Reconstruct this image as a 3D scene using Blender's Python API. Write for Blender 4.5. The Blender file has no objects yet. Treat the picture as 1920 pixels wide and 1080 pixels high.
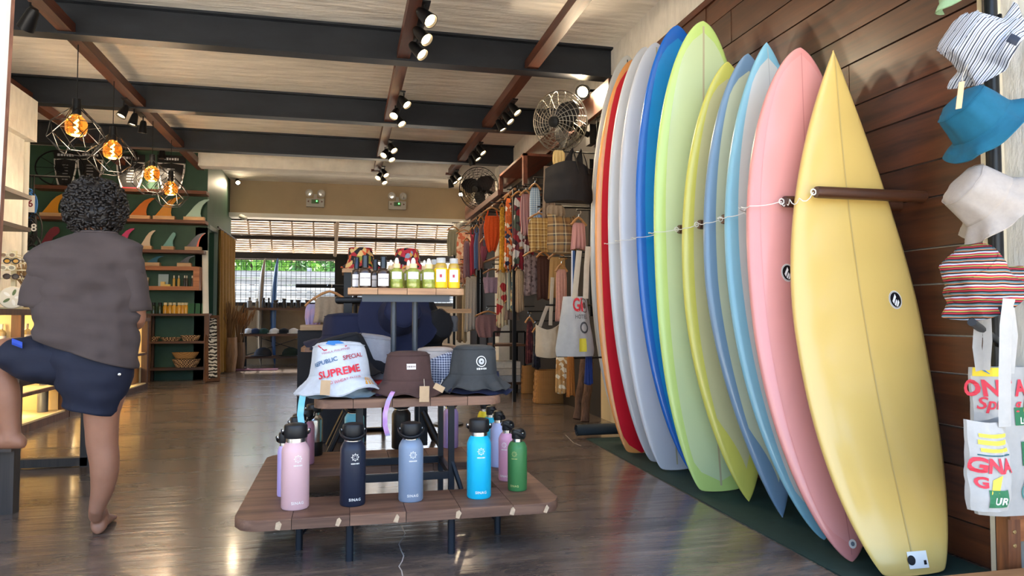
import bpy, math, random
from mathutils import Vector, Matrix, Euler, noise
random.seed(7)
PI = math.pi
scene = bpy.context.scene
C = scene.collection
# ------------------------------------------------------------------ camera, sky, sun, exposure
FPX = 1350.0
PITCH = math.atan(53 / FPX)
YAW = math.atan(315 / FPX * math.cos(PITCH))
EYE = Vector((0, 0, 1.0))
cd = bpy.data.cameras.new('camera'); cam = bpy.data.objects.new('camera', cd); C.objects.link(cam)
cam.location = EYE; cam.rotation_euler = (PI / 2 + PITCH, 0, -YAW)
cd.sensor_width = 36; cd.lens = FPX * 36 / 1920; cd.clip_start = .02; cd.clip_end = 300
scene.camera = cam
w = bpy.data.worlds.new('sky'); scene.world = w; w.use_nodes = True
nt = w.node_tree; bg = nt.nodes['Background']
sky = nt.nodes.new('ShaderNodeTexSky'); sky.sky_type = 'NISHITA'; sky.sun_disc = False
sky.sun_elevation = math.radians(60); sky.sun_rotation = math.radians(10); sky.air_density = 1.0; sky.dust_density = 3.0; sky.ozone_density = 1.0
nt.links.new(sky.outputs[0], bg.inputs[0]); bg.inputs[1].default_value = 0.34
sd = bpy.data.lights.new('sun', 'SUN'); sd.energy = 15.0; sd.angle = math.radians(1.0); sd.color = (1, .95, .88)
so = bpy.data.objects.new('sun', sd); C.objects.link(so)
so.rotation_euler = Vector((.12, -.48, -.87)).to_track_quat('-Z', 'Y').to_euler()
vs = scene.view_settings; vs.view_transform = 'Standard'; vs.look = 'None'; vs.exposure = 1.62; vs.gamma = 1; vs.use_curve_mapping = False

_M = cam.rotation_euler.to_matrix()
def ray(px, py): return _M @ Vector(((px - 960) / FPX, (540 - py) / FPX, -1))
def at_y(px, py, Y):
    d = ray(px, py); return EYE + d * ((Y - EYE.y) / d.y)
def at_x(px, py, X):
    d = ray(px, py); return EYE + d * ((X - EYE.x) / d.x)
def at_z(px, py, Z):
    d = ray(px, py); return EYE + d * ((Z - EYE.z) / d.z)

# ------------------------------------------------------------------ materials
def hexc(h):
    if not isinstance(h, str): return tuple(h) + (1,) if len(h) == 3 else h
    h = h.lstrip('#'); v = [int(h[i:i + 2], 16) / 255 for i in (0, 2, 4)]
    return tuple(c / 12.92 if c <= .04045 else ((c + .055) / 1.055) ** 2.4 for c in v) + (1,)
_mats = {}
def _new(key):
    m = bpy.data.materials.new(key); m.use_nodes = True; _mats[key] = m
    return m, m.node_tree.nodes, m.node_tree.links, m.node_tree.nodes['Principled BSDF']
def _coords(n, l, scale, rot=(0, 0, 0), src='Object'):
    tc = n.new('ShaderNodeTexCoord'); mp = n.new('ShaderNodeMapping')
    mp.inputs['Scale'].default_value = scale if hasattr(scale, '__len__') else (scale,) * 3
    mp.inputs['Rotation'].default_value = rot
    l.new(tc.outputs[src], mp.inputs[0]); return mp
def _bump(n, l, b, fac, strength, dist=.01):
    bp = n.new('ShaderNodeBump'); bp.inputs['Strength'].default_value = strength; bp.inputs['Distance'].default_value = dist
    l.new(fac, bp.inputs['Height']); l.new(bp.outputs[0], b.inputs['Normal'])
def mat(key, col='#888888', rough=.6, metal=0., vary=0., scale=8., bump=0., stretch=(1, 1, 1), emit=None, power=0., trans=0., coat=0., ior=1.45, alpha=1., dist=.01):
    """plain colour with noise variation"""
    if key in _mats: return _mats[key]
    m, n, l, b = _new(key); c = hexc(col)
    b.inputs['Base Color'].default_value = c; b.inputs['Roughness'].default_value = rough; b.inputs['Metallic'].default_value = metal
    b.inputs['Transmission Weight'].default_value = trans; b.inputs['Coat Weight'].default_value = coat; b.inputs['IOR'].default_value = ior
    b.inputs['Coat Roughness'].default_value = .15; b.inputs['Alpha'].default_value = alpha
    if emit: b.inputs['Emission Color'].default_value = hexc(emit); b.inputs['Emission Strength'].default_value = power
    if vary or bump:
        mp = _coords(n, l, [scale * s for s in stretch])
        nz = n.new('ShaderNodeTexNoise'); nz.inputs['Scale'].default_value = 1; nz.inputs['Detail'].default_value = 6; nz.inputs['Roughness'].default_value = .6
        l.new(mp.outputs[0], nz.inputs[0])
        if vary:
            r = n.new('ShaderNodeValToRGB')
            r.color_ramp.elements[0].position = .3; r.color_ramp.elements[1].position = .7
            r.color_ramp.elements[0].color = tuple(x * (1 - vary) for x in c[:3]) + (1,)
            r.color_ramp.elements[1].color = tuple(min(1, x * (1 + vary)) for x in c[:3]) + (1,)
            l.new(nz.outputs[0], r.inputs[0]); l.new(r.outputs[0], b.inputs['Base Color'])
        if bump: _bump(n, l, b, nz.outputs[0], bump, dist)
    return m
def ramp_mat(key, stops, kind='wave', scale=8., axis='X', rough=.8, distort=0., detail=2., bump=0., interp='CONSTANT', rot=(0, 0, 0), stretch=(1, 1, 1), tex2=None):
    if key in _mats: return _mats[key]
    m, n, l, b = _new(key); b.inputs['Roughness'].default_value = rough
    mp = _coords(n, l, stretch, rot)
    if kind == 'wave':
        t = n.new('ShaderNodeTexWave'); t.bands_direction = axis; t.wave_profile = 'SAW'; t.inputs['Distortion'].default_value = distort; t.inputs['Detail'].default_value = detail; t.inputs['Detail Scale'].default_value = 2; out = t.outputs['Fac']
    elif kind == 'voronoi':
        t = n.new('ShaderNodeTexVoronoi'); out = t.outputs['Distance']
    elif kind == 'cells':
        t = n.new('ShaderNodeTexVoronoi'); sp = n.new('ShaderNodeSeparateColor'); l.new(t.outputs['Color'], sp.inputs[0]); out = sp.outputs[0]
    elif kind == 'checker':
        t = n.new('ShaderNodeTexChecker'); out = t.outputs['Fac']
    else:
        t = n.new('ShaderNodeTexNoise'); t.inputs['Detail'].default_value = detail; out = t.outputs[0]
    t.inputs['Scale'].default_value = scale; l.new(mp.outputs[0], t.inputs['Vector'])
    r = n.new('ShaderNodeValToRGB'); cr = r.color_ramp; cr.interpolation = interp
    while len(cr.elements) < len(stops): cr.elements.new(.5)
    for e, (p, c) in zip(cr.elements, stops): e.position = p; e.color = hexc(c)
    l.new(out, r.inputs[0]); col = r.outputs[0]
    if tex2:   # plaid: multiply by a second stripe set along another axis
        t2 = n.new('ShaderNodeTexWave'); t2.bands_direction = tex2[0]; t2.wave_profile = 'SAW'; t2.inputs['Scale'].default_value = scale
        l.new(mp.outputs[0], t2.inputs['Vector']); r2 = n.new('ShaderNodeValToRGB'); r2.color_ramp.interpolation = 'CONSTANT'
        while len(r2.color_ramp.elements) < len(stops): r2.color_ramp.elements.new(.5)
        for e, (p, c) in zip(r2.color_ramp.elements, stops): e.position = p; e.color = hexc(c)
        l.new(t2.outputs['Fac'], r2.inputs[0]); mx = n.new('ShaderNodeMix'); mx.data_type = 'RGBA'; mx.inputs[0].default_value = .5
        l.new(col, mx.inputs[6]); l.new(r2.outputs[0], mx.inputs[7]); col = mx.outputs[2]
    l.new(col, b.inputs['Base Color'])
    if bump: _bump(n, l, b, out, bump, .004)
    return m
def wood(key, c1, c2, axis='X', scale=3., rough=.5, coat=0.):
    if key in _mats: return _mats[key]
    m, n, l, b = _new(key); b.inputs['Roughness'].default_value = rough; b.inputs['Coat Weight'].default_value = coat; b.inputs['Coat Roughness'].default_value = .25
    s = [14 * scale] * 3; s['XYZ'.index(axis)] = 1.0 * scale
    oi = n.new('ShaderNodeObjectInfo'); ad = n.new('ShaderNodeVectorMath'); ad.operation = 'ADD'
    tc = n.new('ShaderNodeTexCoord'); mp = n.new('ShaderNodeMapping'); mp.inputs['Scale'].default_value = s
    sc_ = n.new('ShaderNodeVectorMath'); sc_.operation = 'SCALE'; sc_.inputs['Scale'].default_value = 9; l.new(oi.outputs['Random'], sc_.inputs[0])
    l.new(tc.outputs['Object'], ad.inputs[0]); l.new(sc_.outputs[0], ad.inputs[1]); l.new(ad.outputs[0], mp.inputs[0])
    nz = n.new('ShaderNodeTexNoise'); nz.inputs['Scale'].default_value = 1; nz.inputs['Detail'].default_value = 7; nz.inputs['Roughness'].default_value = .62; nz.inputs['Distortion'].default_value = .6
    l.new(mp.outputs[0], nz.inputs[0]); r = n.new('ShaderNodeValToRGB')
    r.color_ramp.elements[0].position = .3; r.color_ramp.elements[1].position = .72
    r.color_ramp.elements[0].color = hexc(c1); r.color_ramp.elements[1].color = hexc(c2)
    l.new(nz.outputs[0], r.inputs[0])
    hv = n.new('ShaderNodeHueSaturation'); ma = n.new('ShaderNodeMath'); ma.operation = 'MULTIPLY_ADD'; ma.inputs[1].default_value = .5; ma.inputs[2].default_value = .75
    l.new(oi.outputs['Random'], ma.inputs[0]); l.new(ma.outputs[0], hv.inputs['Value']); l.new(r.outputs[0], hv.inputs['Color'])
    l.new(hv.outputs[0], b.inputs['Base Color']); _bump(n, l, b, nz.outputs[0], .25, .004)
    return m

# ------------------------------------------------------------------ mesh helpers
class MB:
    def __init__(s): s.v = []; s.f = []
    def add(s, vs, fs):
        o = len(s.v); s.v += [Vector(p) for p in vs]; s.f += [tuple(i + o for i in f) for f in fs]; return s
    def box(s, lo, hi, M=None):
        x0, y0, z0 = lo; x1, y1, z1 = hi
        vs = [Vector(p) for p in ((x0, y0, z0), (x1, y0, z0), (x1, y1, z0), (x0, y1, z0), (x0, y0, z1), (x1, y0, z1), (x1, y1, z1), (x0, y1, z1))]
        if M: vs = [M @ p for p in vs]
        return s.add(vs, [(3, 2, 1, 0), (4, 5, 6, 7), (0, 1, 5, 4), (1, 2, 6, 5), (2, 3, 7, 6), (3, 0, 4, 7)])
    def cbox(s, c, d, rz=0, M=None):
        R = Matrix.Translation(c) @ (M or Matrix.Rotation(rz, 4, 'Z')); h = [x / 2 for x in d]
        return s.box([-x for x in h], h, R)
    def rings(s, rs, cap=True, closed=False):
        n = len(rs[0]); vs = [p for r in rs for p in r]; fs = []
        m = len(rs)
        for i in range(m if closed else m - 1):
            a, b_ = i * n, ((i + 1) % m) * n
            for j in range(n): k = (j + 1) % n; fs.append((a + j, a + k, b_ + k, b_ + j))
        if cap and not closed: fs.append(tuple(range(n - 1, -1, -1))); fs.append(tuple(range((m - 1) * n, m * n)))
        return s.add(vs, fs)
    def lathe(s, prof, c=(0, 0, 0), n=24, M=None, cap=True, closed=False, fn=None):
        rs = []
        for r, z in prof:
            ring = []
            for j in range(n):
                a = 2 * PI * j / n; p = Vector((r * math.cos(a), r * math.sin(a), z))
                if fn: p = fn(p, a)
                if M: p = M @ p
                ring.append(p + Vector(c))
            rs.append(ring)
        return s.rings(rs, cap, closed)
    def tube(s, pts, r, n=8, closed=False, flat=1., up=None):
        pts = [Vector(p) for p in pts]; m = len(pts); rs = []
        nrm = None
        for i, p in enumerate(pts):
            a = pts[i - 1] if (i or closed) else p; b_ = pts[(i + 1) % m] if (i < m - 1 or closed) else p
            t = (b_ - a).normalized()
            if nrm is None:
                u = Vector(up) if up else (Vector((0, 0, 1)) if abs(t.z) < .9 else Vector((1, 0, 0)))
                nrm = (u - t * u.dot(t)).normalized()
            else: nrm = (nrm - t * nrm.dot(t)).normalized()
            bi = t.cross(nrm); rr = r[i] if hasattr(r, '__len__') else r
            rs.append([p + nrm * (rr * math.cos(2 * PI * j / n)) + bi * (rr * flat * math.sin(2 * PI * j / n)) for j in range(n)])
        return s.rings(rs, not closed, closed)
    def prism(s, poly, d, M=None):
        """2-D polygon (x,z) extruded along y from 0 to d"""
        n = len(poly); vs = [Vector((x, 0, z)) for x, z in poly] + [Vector((x, d, z)) for x, z in poly]
        if M: vs = [M @ p for p in vs]
        return s.add(vs, [tuple(range(n)), tuple(range(2 * n - 1, n - 1, -1))] + [((i + 1) % n, i, n + i, n + (i + 1) % n) for i in range(n)])
    def grid(s, rows):
        n = len(rows[0]); m = len(rows)
        return s.add([p for r in rows for p in r], [(i * n + j, i * n + j + 1, (i + 1) * n + j + 1, (i + 1) * n + j) for i in range(m - 1) for j in range(n - 1)])
def mesh_of(name, mb, m, org=(0, 0, 0), smooth=False, fix=True):
    o = Vector(org); me = bpy.data.meshes.new(name); me.from_pydata([tuple(p - o) for p in mb.v], [], mb.f)
    if m: me.materials.append(m)
    if fix:
        import bmesh
        bm = bmesh.new(); bm.from_mesh(me); bmesh.ops.recalc_face_normals(bm, faces=bm.faces); bm.to_mesh(me); bm.free()
    if smooth:
        me.polygons.foreach_set('use_smooth', [True] * len(me.polygons))
        if smooth != 'all': me.set_sharp_from_angle(angle=math.radians(smooth if not isinstance(smooth, bool) else 40))
    return me
def put(name, me, loc=(0, 0, 0), rot=(0, 0, 0), parent=None):
    ob = bpy.data.objects.new(name, me); C.objects.link(ob); ob.location = loc; ob.rotation_euler = rot
    if parent: ob.parent = parent
    return ob
def tag(o, label=None, cat=None, group=None, kind=None):
    if label: o['label'] = label
    if cat: o['category'] = cat
    if group: o['group'] = group
    if kind: o['kind'] = kind
    return o
class T:
    """a thing: Empty at its base; world-space parts are stored relative to it"""
    def __init__(s, name, loc, label, cat, group=None, rot=(0, 0, 0), local=False):
        s.o = bpy.data.objects.new(name, None); C.objects.link(s.o); s.o.location = loc; s.o.rotation_euler = rot; s.o.empty_display_size = .05
        s.org = (0, 0, 0) if local else Vector(loc); tag(s.o, label, cat, group)
    def p(s, name, mb, m, parent=None, smooth=40, label=None):
        ob = put(name, mesh_of(name, mb, m, s.org, smooth), parent=parent or s.o)
        if label: ob['label'] = label
        return ob
def solo(name, mb, m, label, cat, group=None, loc=None, smooth=40):
    lo = Vector(loc) if loc is not None else Vector((sum(p.x for p in mb.v) / len(mb.v), sum(p.y for p in mb.v) / len(mb.v), min(p.z for p in mb.v)))
    o = put(name, mesh_of(name, mb, m, lo, smooth), lo); tag(o, label, cat, group); return o
def struct(name, mb, m, label=None, parent=None, smooth=False):
    o = put(name, mesh_of(name, mb, m, (0, 0, 0), smooth), parent=parent)
    if not parent: o['kind'] = 'structure'
    if label: o['label'] = label
    return o
def copy_tree(o, loc, rot=None, label=None, parent=None):
    c = o.copy(); C.objects.link(c); c.parent = parent
    if loc is not None: c.location = loc
    if rot is not None: c.rotation_euler = rot
    if label: c['label'] = label
    for ch in list(o.children): copy_tree(ch, None, parent=c)
    return c
_tc = {}
def text_mb(s, size=1., bold=0., fn=None, M=None, align='CENTER', shear=0., spacing=1.):
    """lettering as flat glyph faces in x (right) / y (up), mapped by fn or M into space"""
    key = (s, size, bold, align, shear, spacing)
    if key not in _tc:
        cu = bpy.data.curves.new('glyphs', 'FONT'); cu.body = s; cu.size = size; cu.align_x = align; cu.align_y = 'CENTER'; cu.offset = bold; cu.shear = shear; cu.space_character = spacing; cu.resolution_u = 3
        ob = bpy.data.objects.new('glyphs', cu); C.objects.link(ob); dg = bpy.context.evaluated_depsgraph_get(); dg.update()
        me = bpy.data.meshes.new_from_object(ob.evaluated_get(dg)); _tc[key] = ([Vector(v.co) for v in me.vertices], [tuple(p.vertices) for p in me.polygons])
        bpy.data.objects.remove(ob); bpy.data.curves.remove(cu); bpy.data.meshes.remove(me)
    vs, fs = _tc[key]
    if fn: vs = [fn(p.x, p.y) for p in vs]
    if M: vs = [M @ p for p in vs]
    return MB().add(vs, fs)
def bars_mb(n, size, fn=None, M=None, seed=1):
    """a line of print too small to read: short upright dashes of varying width"""
    rnd = random.Random(seed); mb = MB(); ws = [rnd.uniform(.35, .75) * size for _ in range(n)]; tot = sum(ws) + (n - 1) * .22 * size; x = -tot / 2
    for w_ in ws:
        h = size * rnd.uniform(.6, .8) / 2; q = [(x, -h), (x + w_, -h), (x + w_, h), (x, h)]; x += w_ + .22 * size
        mb.add([fn(a, b_) if fn else M @ Vector((a, b_, 0)) for a, b_ in q], [(0, 1, 2, 3)])
    return mb
def nz(p, s=1., seed=0): return noise.noise(Vector(p) * s + Vector((seed * 3.7, seed * 1.3, seed * 7.1)))
# ------------------------------------------------------------------ shared materials
M_plaster = mat('rough_plaster', '#e4e0d6', .85, vary=.10, scale=5, bump=.55, stretch=(1, 3, 1), dist=.03)
M_ceil = mat('ceiling_plaster', '#eae6dd', .85, vary=.14, scale=3.0, bump=.7, stretch=(.6, 3.4, 1), dist=.04)
M_beige = mat('beige_paint', '#b5a285', .8, vary=.05, scale=2)
M_green = mat('green_paint', '#2f5140', .55, vary=.16, scale=2.2, bump=.1)
M_steel = mat('painted_steel', '#2b2f36', .42, .35, vary=.25, scale=5, stretch=(.4, 1, 1))
M_black = mat('black_metal', '#16171a', .4, .4)
M_blackp = mat('black_plastic', '#131316', .45)
M_wred = wood('red_brown_wood', '#3a1d14', '#6d3a26', 'Y', 1.2, .45)
M_wdark = wood('dark_plank_wood', '#2a140b', '#5e3218', 'Y', 1.3, .42, .25)
M_wshelf = wood('shelf_wood', '#4a2516', '#7d4a2e', 'X', 1.6, .5)
M_wtable = wood('weathered_table_wood', '#55382a', '#8a6650', 'X', 1.5, .6)
M_wlight = wood('light_wood', '#a47c52', '#d3ad7c', 'Z', 2, .5)
M_wlightx = wood('light_wood_flat', '#a87f55', '#d9b283', 'X', 2, .5)
M_wbrown = wood('brown_wood', '#3d2416', '#6b452b', 'Z', 1.6, .55)
M_wbrownx = wood('brown_wood_flat', '#3d2416', '#6b452b', 'X', 1.6, .55)
M_white = mat('white_paint', '#e6e4dc', .6, vary=.03, scale=4)
M_chrome = mat('brushed_steel', '#c9c9c6', .25, 1.)
M_bulbwarm = mat('lit_lamp_face', '#fff1d0', .4, emit='#ffd9a0', power=9)
# polished concrete
def floor_mat():
    m, n, l, b = _new('polished_concrete')
    mp = _coords(n, l, (1.1, 4.2, 1)); a = n.new('ShaderNodeTexNoise'); a.inputs['Scale'].default_value = 1.1; a.inputs['Detail'].default_value = 9; a.inputs['Roughness'].default_value = .68; a.inputs['Distortion'].default_value = .8
    l.new(mp.outputs[0], a.inputs[0]); r = n.new('ShaderNodeValToRGB'); e = r.color_ramp.elements
    e[0].position = .28; e[0].color = hexc('#3a322e'); e[1].position = .75; e[1].color = hexc('#8f7d6d')
    k = r.color_ramp.elements.new(.5); k.color = hexc('#61554d')
    l.new(a.outputs[0], r.inputs[0]); l.new(r.outputs[0], b.inputs['Base Color'])
    mr = n.new('ShaderNodeMapRange'); mr.inputs[1].default_value = .25; mr.inputs[2].default_value = .75; mr.inputs[3].default_value = .34; mr.inputs[4].default_value = .14
    l.new(a.outputs[0], mr.inputs[0]); l.new(mr.outputs[0], b.inputs['Roughness'])
    mp2 = _coords(n, l, (2.0, 22, 1)); c2 = n.new('ShaderNodeTexNoise'); c2.inputs['Scale'].default_value = 1; c2.inputs['Detail'].default_value = 5
    l.new(mp2.outputs[0], c2.inputs[0]); _bump(n, l, b, c2.outputs[0], .22, .02); b.inputs['Coat Weight'].default_value = .35; b.inputs['Coat Roughness'].default_value = .12
    return m
M_floor = floor_mat()
WX = 2.5          # face of the right wall
# ------------------------------------------------------------------ the setting
struct('floor', MB().box((-5.2, 1.9, -.12), (2.9, 16.0, 0)), M_floor, 'polished dark concrete floor with streaky glossy patches')
fl = bpy.data.objects['floor']
for i, pts in enumerate([[(752, 985), (760, 1000), (748, 1020), (752, 1032), (757, 1042), (754, 1052), (748, 1062), (753, 1070), (755, 1080)], [(1060, 815), (1075, 830), (1090, 836)]]):
    q = [at_z(x, y, .0008) for x, y in pts]; mb = MB()
    mb.grid([[p + Vector((-.0022, 0, 0)), p + Vector((.0022, 0, 0))] for p in q]); struct('crack', mb, mat('crack_filler', '#b9b2aa', .7), 'thin pale crack in the concrete', fl)
struct('ground', MB().box((-14, -16, -.16), (14, 1.9, -.06)), mat('pale_paving', '#b9b2a4', .9, vary=.12, scale=1.5, bump=.3), 'sunlit pale paving outside the shop front')
struct('ground_back', MB().box((-14, 16.0, -.16), (14, 34, -.06)), mat('sandy_ground', '#c9c0ac', .9, vary=.12, scale=1.5), 'bright sandy ground behind the shop')
struct('ceiling', MB().box((-5.2, 1.0, 3.62), (2.9, 14.9, 3.85)), M_ceil, 'rough whitewashed plaster ceiling')
wr = struct('wall_right', MB().box((WX + .03, 1.75, 0), (WX + .3, 14.7, 3.62)), M_plaster, 'white plastered right wall')
struct('wall_left', MB().box((-5.2, 1.9, 0), (-4.9, 12.6, 3.62)), M_plaster, 'white left wall')
# dark planks of the right wall, each a board of its own
zs = [0.0]
for i in range(40):
    zs.append(zs[-1] + (.222 if i % 2 else .158))
    if zs[-1] > 3.1: break
for i in range(len(zs) - 1):
    cut = [2.41, 6.0]
    j = random.uniform(3.0, 5.2); cut = [2.365, j, 6.0]
    for a, b_ in zip(cut, cut[1:]):
        o = random.uniform(0, .006)
        struct('plank', MB().box((WX - .004 - o, a + .002, zs[i] + .004), (WX + .028, b_ - .002, zs[i + 1] - .004)), M_wdark, None, wr)
struct('trim_1', MB().box((WX - .02, 2.30, 0), (WX + .029, 2.362, 3.6)), mat('cream_paint', '#d8cdb2', .7, vary=.05), 'cream upright strip at the end of the planks')
struct('trim_2', MB().box((WX - .02, 2.42, zs[-1]), (WX + .028, 14.4, zs[-1] + .05)), M_wred, 'red-brown wooden cap rail above the planks')
# dark back panelling behind the clothes rails, and the cream wire-grid bay beside the boards
struct('trim_3', MB().box((WX - .03, 6.75, 0), (WX + .028, 14.3, 2.95)), mat('near_black_board', '#1b1512', .7, vary=.2, scale=3), 'dark boarded backing behind the clothes rails')
struct('trim_4', MB().box((WX - .03, 6.02, 0), (WX + .028, 6.74, 3.1)), mat('cream_slats', '#cdbd98', .7, vary=.06, stretch=(1, 9, .2)), 'cream slatted wall bay beside the last surfboard')
# right front pier goes on towards the camera as white wall; black downpipe
pp = at_x(1864, 300, WX - .035)
solo('downpipe', MB().lathe([(.026, 0.01), (.026, 3.6)], (WX - .04, 2.285, 0), 16), mat('black_pipe', '#191b1e', .35), 'black vertical pipe on the white wall behind the hanging hats', 'pipe')
# threshold beam
struct('trim_5', MB().box((-2.4, 1.93, 0), (2.52, 2.13, .10)), wood('sill_wood', '#8a5f3c', '#c08f63', 'X', 1.2, .5), 'orange-brown wooden sill along the shop front')
# back wall, header and opening
struct('wall_back', MB().box((-2.15, 14.6, 2.98), (WX + .03, 14.8, 3.62)), M_beige, 'beige wall above the wide rear opening')
struct('trim_6', MB().box((-2.15, 14.5, 2.90), (WX + .03, 14.82, 2.98)), M_white, 'white band under the beige wall')
struct('trim_7', MB().box((-2.2, 11.75, 3.31), (WX + .03, 12.02, 3.62)), M_plaster, 'white concrete beam across the room')
struct('trim_8', MB().box((2.2, 14.5, 0), (2.53, 14.82, 2.9)), M_plaster, 'white jamb at the right of the rear opening')
struct('wall_green', MB().box((-4.9, 12.3, 0), (-2.15, 12.5, 3.62)), M_green, 'dark green painted wall behind the fins')
sw = MB().box((-2.32, 12.5, 2.42), (-2.15, 14.8, 3.62)).box((-2.32, 13.12, 0), (-2.15, 14.8, 2.42)).box((-2.32, 12.3, 0), (-2.15, 12.38, 2.42))
struct('wall_side', sw, M_green, 'green side wall with a dark doorway')
struct('doorway_shade', MB().box((-3.2, 12.5, 0), (-2.9, 13.4, 2.6)), mat('painted_room_shade', '#15130f', .9), 'near-black box painting the shade of the room behind the doorway')  # no door leaf: near-black colour paints the shade of the unlit room
struct('trim_9', MB().box((-2.17, 13.08, 0), (-2.11, 13.14, 2.46)).box((-2.17, 12.34, 2.42), (-2.11, 13.14, 2.47)), mat('grey_green_trim', '#8b978f', .6), 'pale door casing')
# left column with capital, pipes
col = MB().box((-3.95, 7.0, 0), (-3.3, 8.5, 2.86)).box((-4.9, 6.9, 2.86), (-3.22, 8.6, 3.3))
struct('column', col, M_plaster, 'white square column at the left')
for i, (px, lab) in enumerate([(37, 'white conduit close beside the left column'), (50, 'thicker white conduit next to the leashes')]):
    p = at_y(px, 300, 8.65 + i * .25)
    solo('conduit', MB().lathe([(.022 + .006 * i, 0), (.022 + .006 * i, 3.3)], (p.x, p.y, .02), 12), M_white, lab, 'pipe')
# weathered jamb near the camera at the left edge
jb = at_y(8, 120, 2.20); SH = Matrix(((1, 0, .022, -.022 * 1.5), (0, 1, 0, 0), (0, 0, 1, 0), (0, 0, 0, 1)))
struct('trim_10', MB().box((jb.x - .10, 2.19, 0), (jb.x - .002, 2.215, 3.6), SH), M_white, 'white door jamb at the left edge')
struct('trim_11', MB().box((jb.x - .10, 2.216, 0), (jb.x - .002, 2.238, 3.6), SH), mat('flaking_paint', '#7d5340', .8, vary=.6, scale=30, bump=.4, stretch=(1, 1, .3)), 'flaking brown edge of the left door jamb')
# steel beams
for i, Y in enumerate([4.45, 6.57, 8.75, 10.75]):
    mb = MB().box((-4.9, Y, 3.335), (WX + .03, Y + .02, 3.60)).box((-4.9, Y - .075, 3.315), (WX + .03, Y + .075, 3.335)).box((-4.9, Y - .06, 3.60), (WX + .03, Y + .06, 3.62))
    struct('beam' if i == 0 else 'beam.%03d' % i, mb, M_steel, ['blue-black steel beam just above the frame', 'nearest blue-black steel beam in view', 'middle blue-black steel beam', 'farthest blue-black steel beam'][i])
# wooden battens resting on the beam flanges
WB = {'far left': -3.38, 'left': -2.25, 'centre': .505, 'right': 1.71}
k = 12
for nm, X in WB.items():
    ys = [2.2, 4.45, 6.57, 8.75, 10.75, 11.74 if X > -2 else 12.28]
    for a, b_ in zip(ys, ys[1:]):
        struct('trim_%d' % k, MB().box((X - .055, a + .024, 3.337), (X + .055, b_ - .004, 3.43)), M_wred, 'red-brown wooden batten of the %s row between two steel beams' % nm); k += 1
    if X > -2: struct('trim_%d' % k, MB().box((X - .1, 11.68, 3.325), (X + .06, 11.74, 3.36)), M_wred, 'small dark end block of the %s batten row' % nm); k += 1
# wood fascia and canopy shelf over the clothes
struct('trim_%d' % k, MB().box((WX - .14, 6.2, 2.96), (WX - .1, 14.3, 3.2)), M_wred, 'dark wooden fascia board high on the right wall'); k += 1
# ------------------------------------------------------------------ veranda behind: thatch, low wall, mesh, outdoors
th = T('thatched_awning', (0, 15.5, 2.3), 'thatched reed awning with dark purlins beyond the rear opening', 'roof')
A, B = Vector((0, 14.9, 3.1)), Vector((0, 16.3, 2.24))
M_reed = ramp_mat('reed_thatch', [(0, '#3b2c22'), (.35, '#8c7660'), (.6, '#cdbfae'), (.8, '#e9e2d8')], 'noise', 9, interp='LINEAR', stretch=(.5, 6, 6), rough=.9)
mb = MB()
for i in range(22):
    f = i / 21; c = A.lerp(B, f)
    mb.tube([Vector((x * .45 - 3.2, c.y, c.z + .012 * nz((x, i, 0), 1))) for x in range(15)], .026, 6)
tho = th.p('reed_layers', mb, M_reed); tho['kind'] = 'stuff'
th.p('ridge_board', MB().box((-3.2, 14.86, 3.16), (3.2, 15.0, 3.24)), mat('ridge_brown', '#3c2e22', .95))  # ridge board in one even dark brown
M_purl = mat('dark_purlin', '#20160f', .8)
for f in (.12, .48, .93):
    c = A.lerp(B, f) - Vector((0, .03, .06)); th.p('purlin', MB().box((-3.2, c.y - .04, c.z - .04), (3.2, c.y + .04, c.z + .03)), M_purl)
for i in range(13):
    x = -2.3 + i * .42
    th.p('rafter', MB().tube([A + Vector((x, -.0, -.05)), B + Vector((x * 1.03, 0, -.05))], .022, 6), mat('pale_pole', '#a89684', .85))
struct('trim_60', MB().box((-3.2, 15.78, 2.2), (3.2, 15.92, 2.33)), mat('dark_lintel', '#2c2622', .8), 'dark lintel over the wire mesh')
pm = at_y(640, 560, 15.7); struct('trim_61', MB().box((pm.x - .13, 15.6, 0), (pm.x + .13, 15.86, 2.3)), mat('dark_post', '#1c1917', .8), 'dark post at the right of the mesh')
pa, pb = at_y(634, 405, 14.9), at_y(628, 480, 15.5)
struct('trim_62', MB().tube([pa, pb], .035, 8), mat('pale_pole', '#a89684'), 'slanting pale pole under the thatch')
struct('wall_low', MB().box((-2.6, 15.8, 0), (2.6, 15.95, 1.22)), mat('tan_render', '#7c6a54', .9, vary=.2, scale=2), 'low tan wall below the wire mesh')
struct('trim_63', MB().box((-2.6, 15.76, 1.22), (2.6, 15.98, 1.29)), mat('dark_lintel', '#2c2622'), 'dark rail on top of the low wall')
ms = MB()
for i in range(52): ms.box((-2.6 + i * .1, 15.86, 1.29), (-2.591 + i * .1, 15.866, 2.2))
for i in range(9): ms.box((-2.6, 15.866, 1.34 + i * .1), (2.6, 15.872, 1.349 + i * .1))
solo('wire_mesh', ms, mat('grey_wire', '#3a3f44', .5, .6), 'grey square wire mesh screen above the low wall', 'mesh screen')
fw = T('plank_fence', (0, 20.4, -.06), 'pale weathered board fence outside behind the mesh', 'fence')
M_pale = wood('pale_boards', '#5f6a76', '#9aa0a4', 'X', .5, .8)
z = .55
for i in range(9):
    h = random.uniform(.17, .2); fw.p('board', MB().box((-7, 20.4 + random.uniform(-.03, .03), z + .01), (4.5, 20.46, z + h)), M_pale); z += h
for x in (-6, -3.2, -1.0, 1.2, 3.4): fw.p('post', MB().box((x, 20.47, -.06), (x + .12, 20.56, z + .1)), M_pale)
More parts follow.
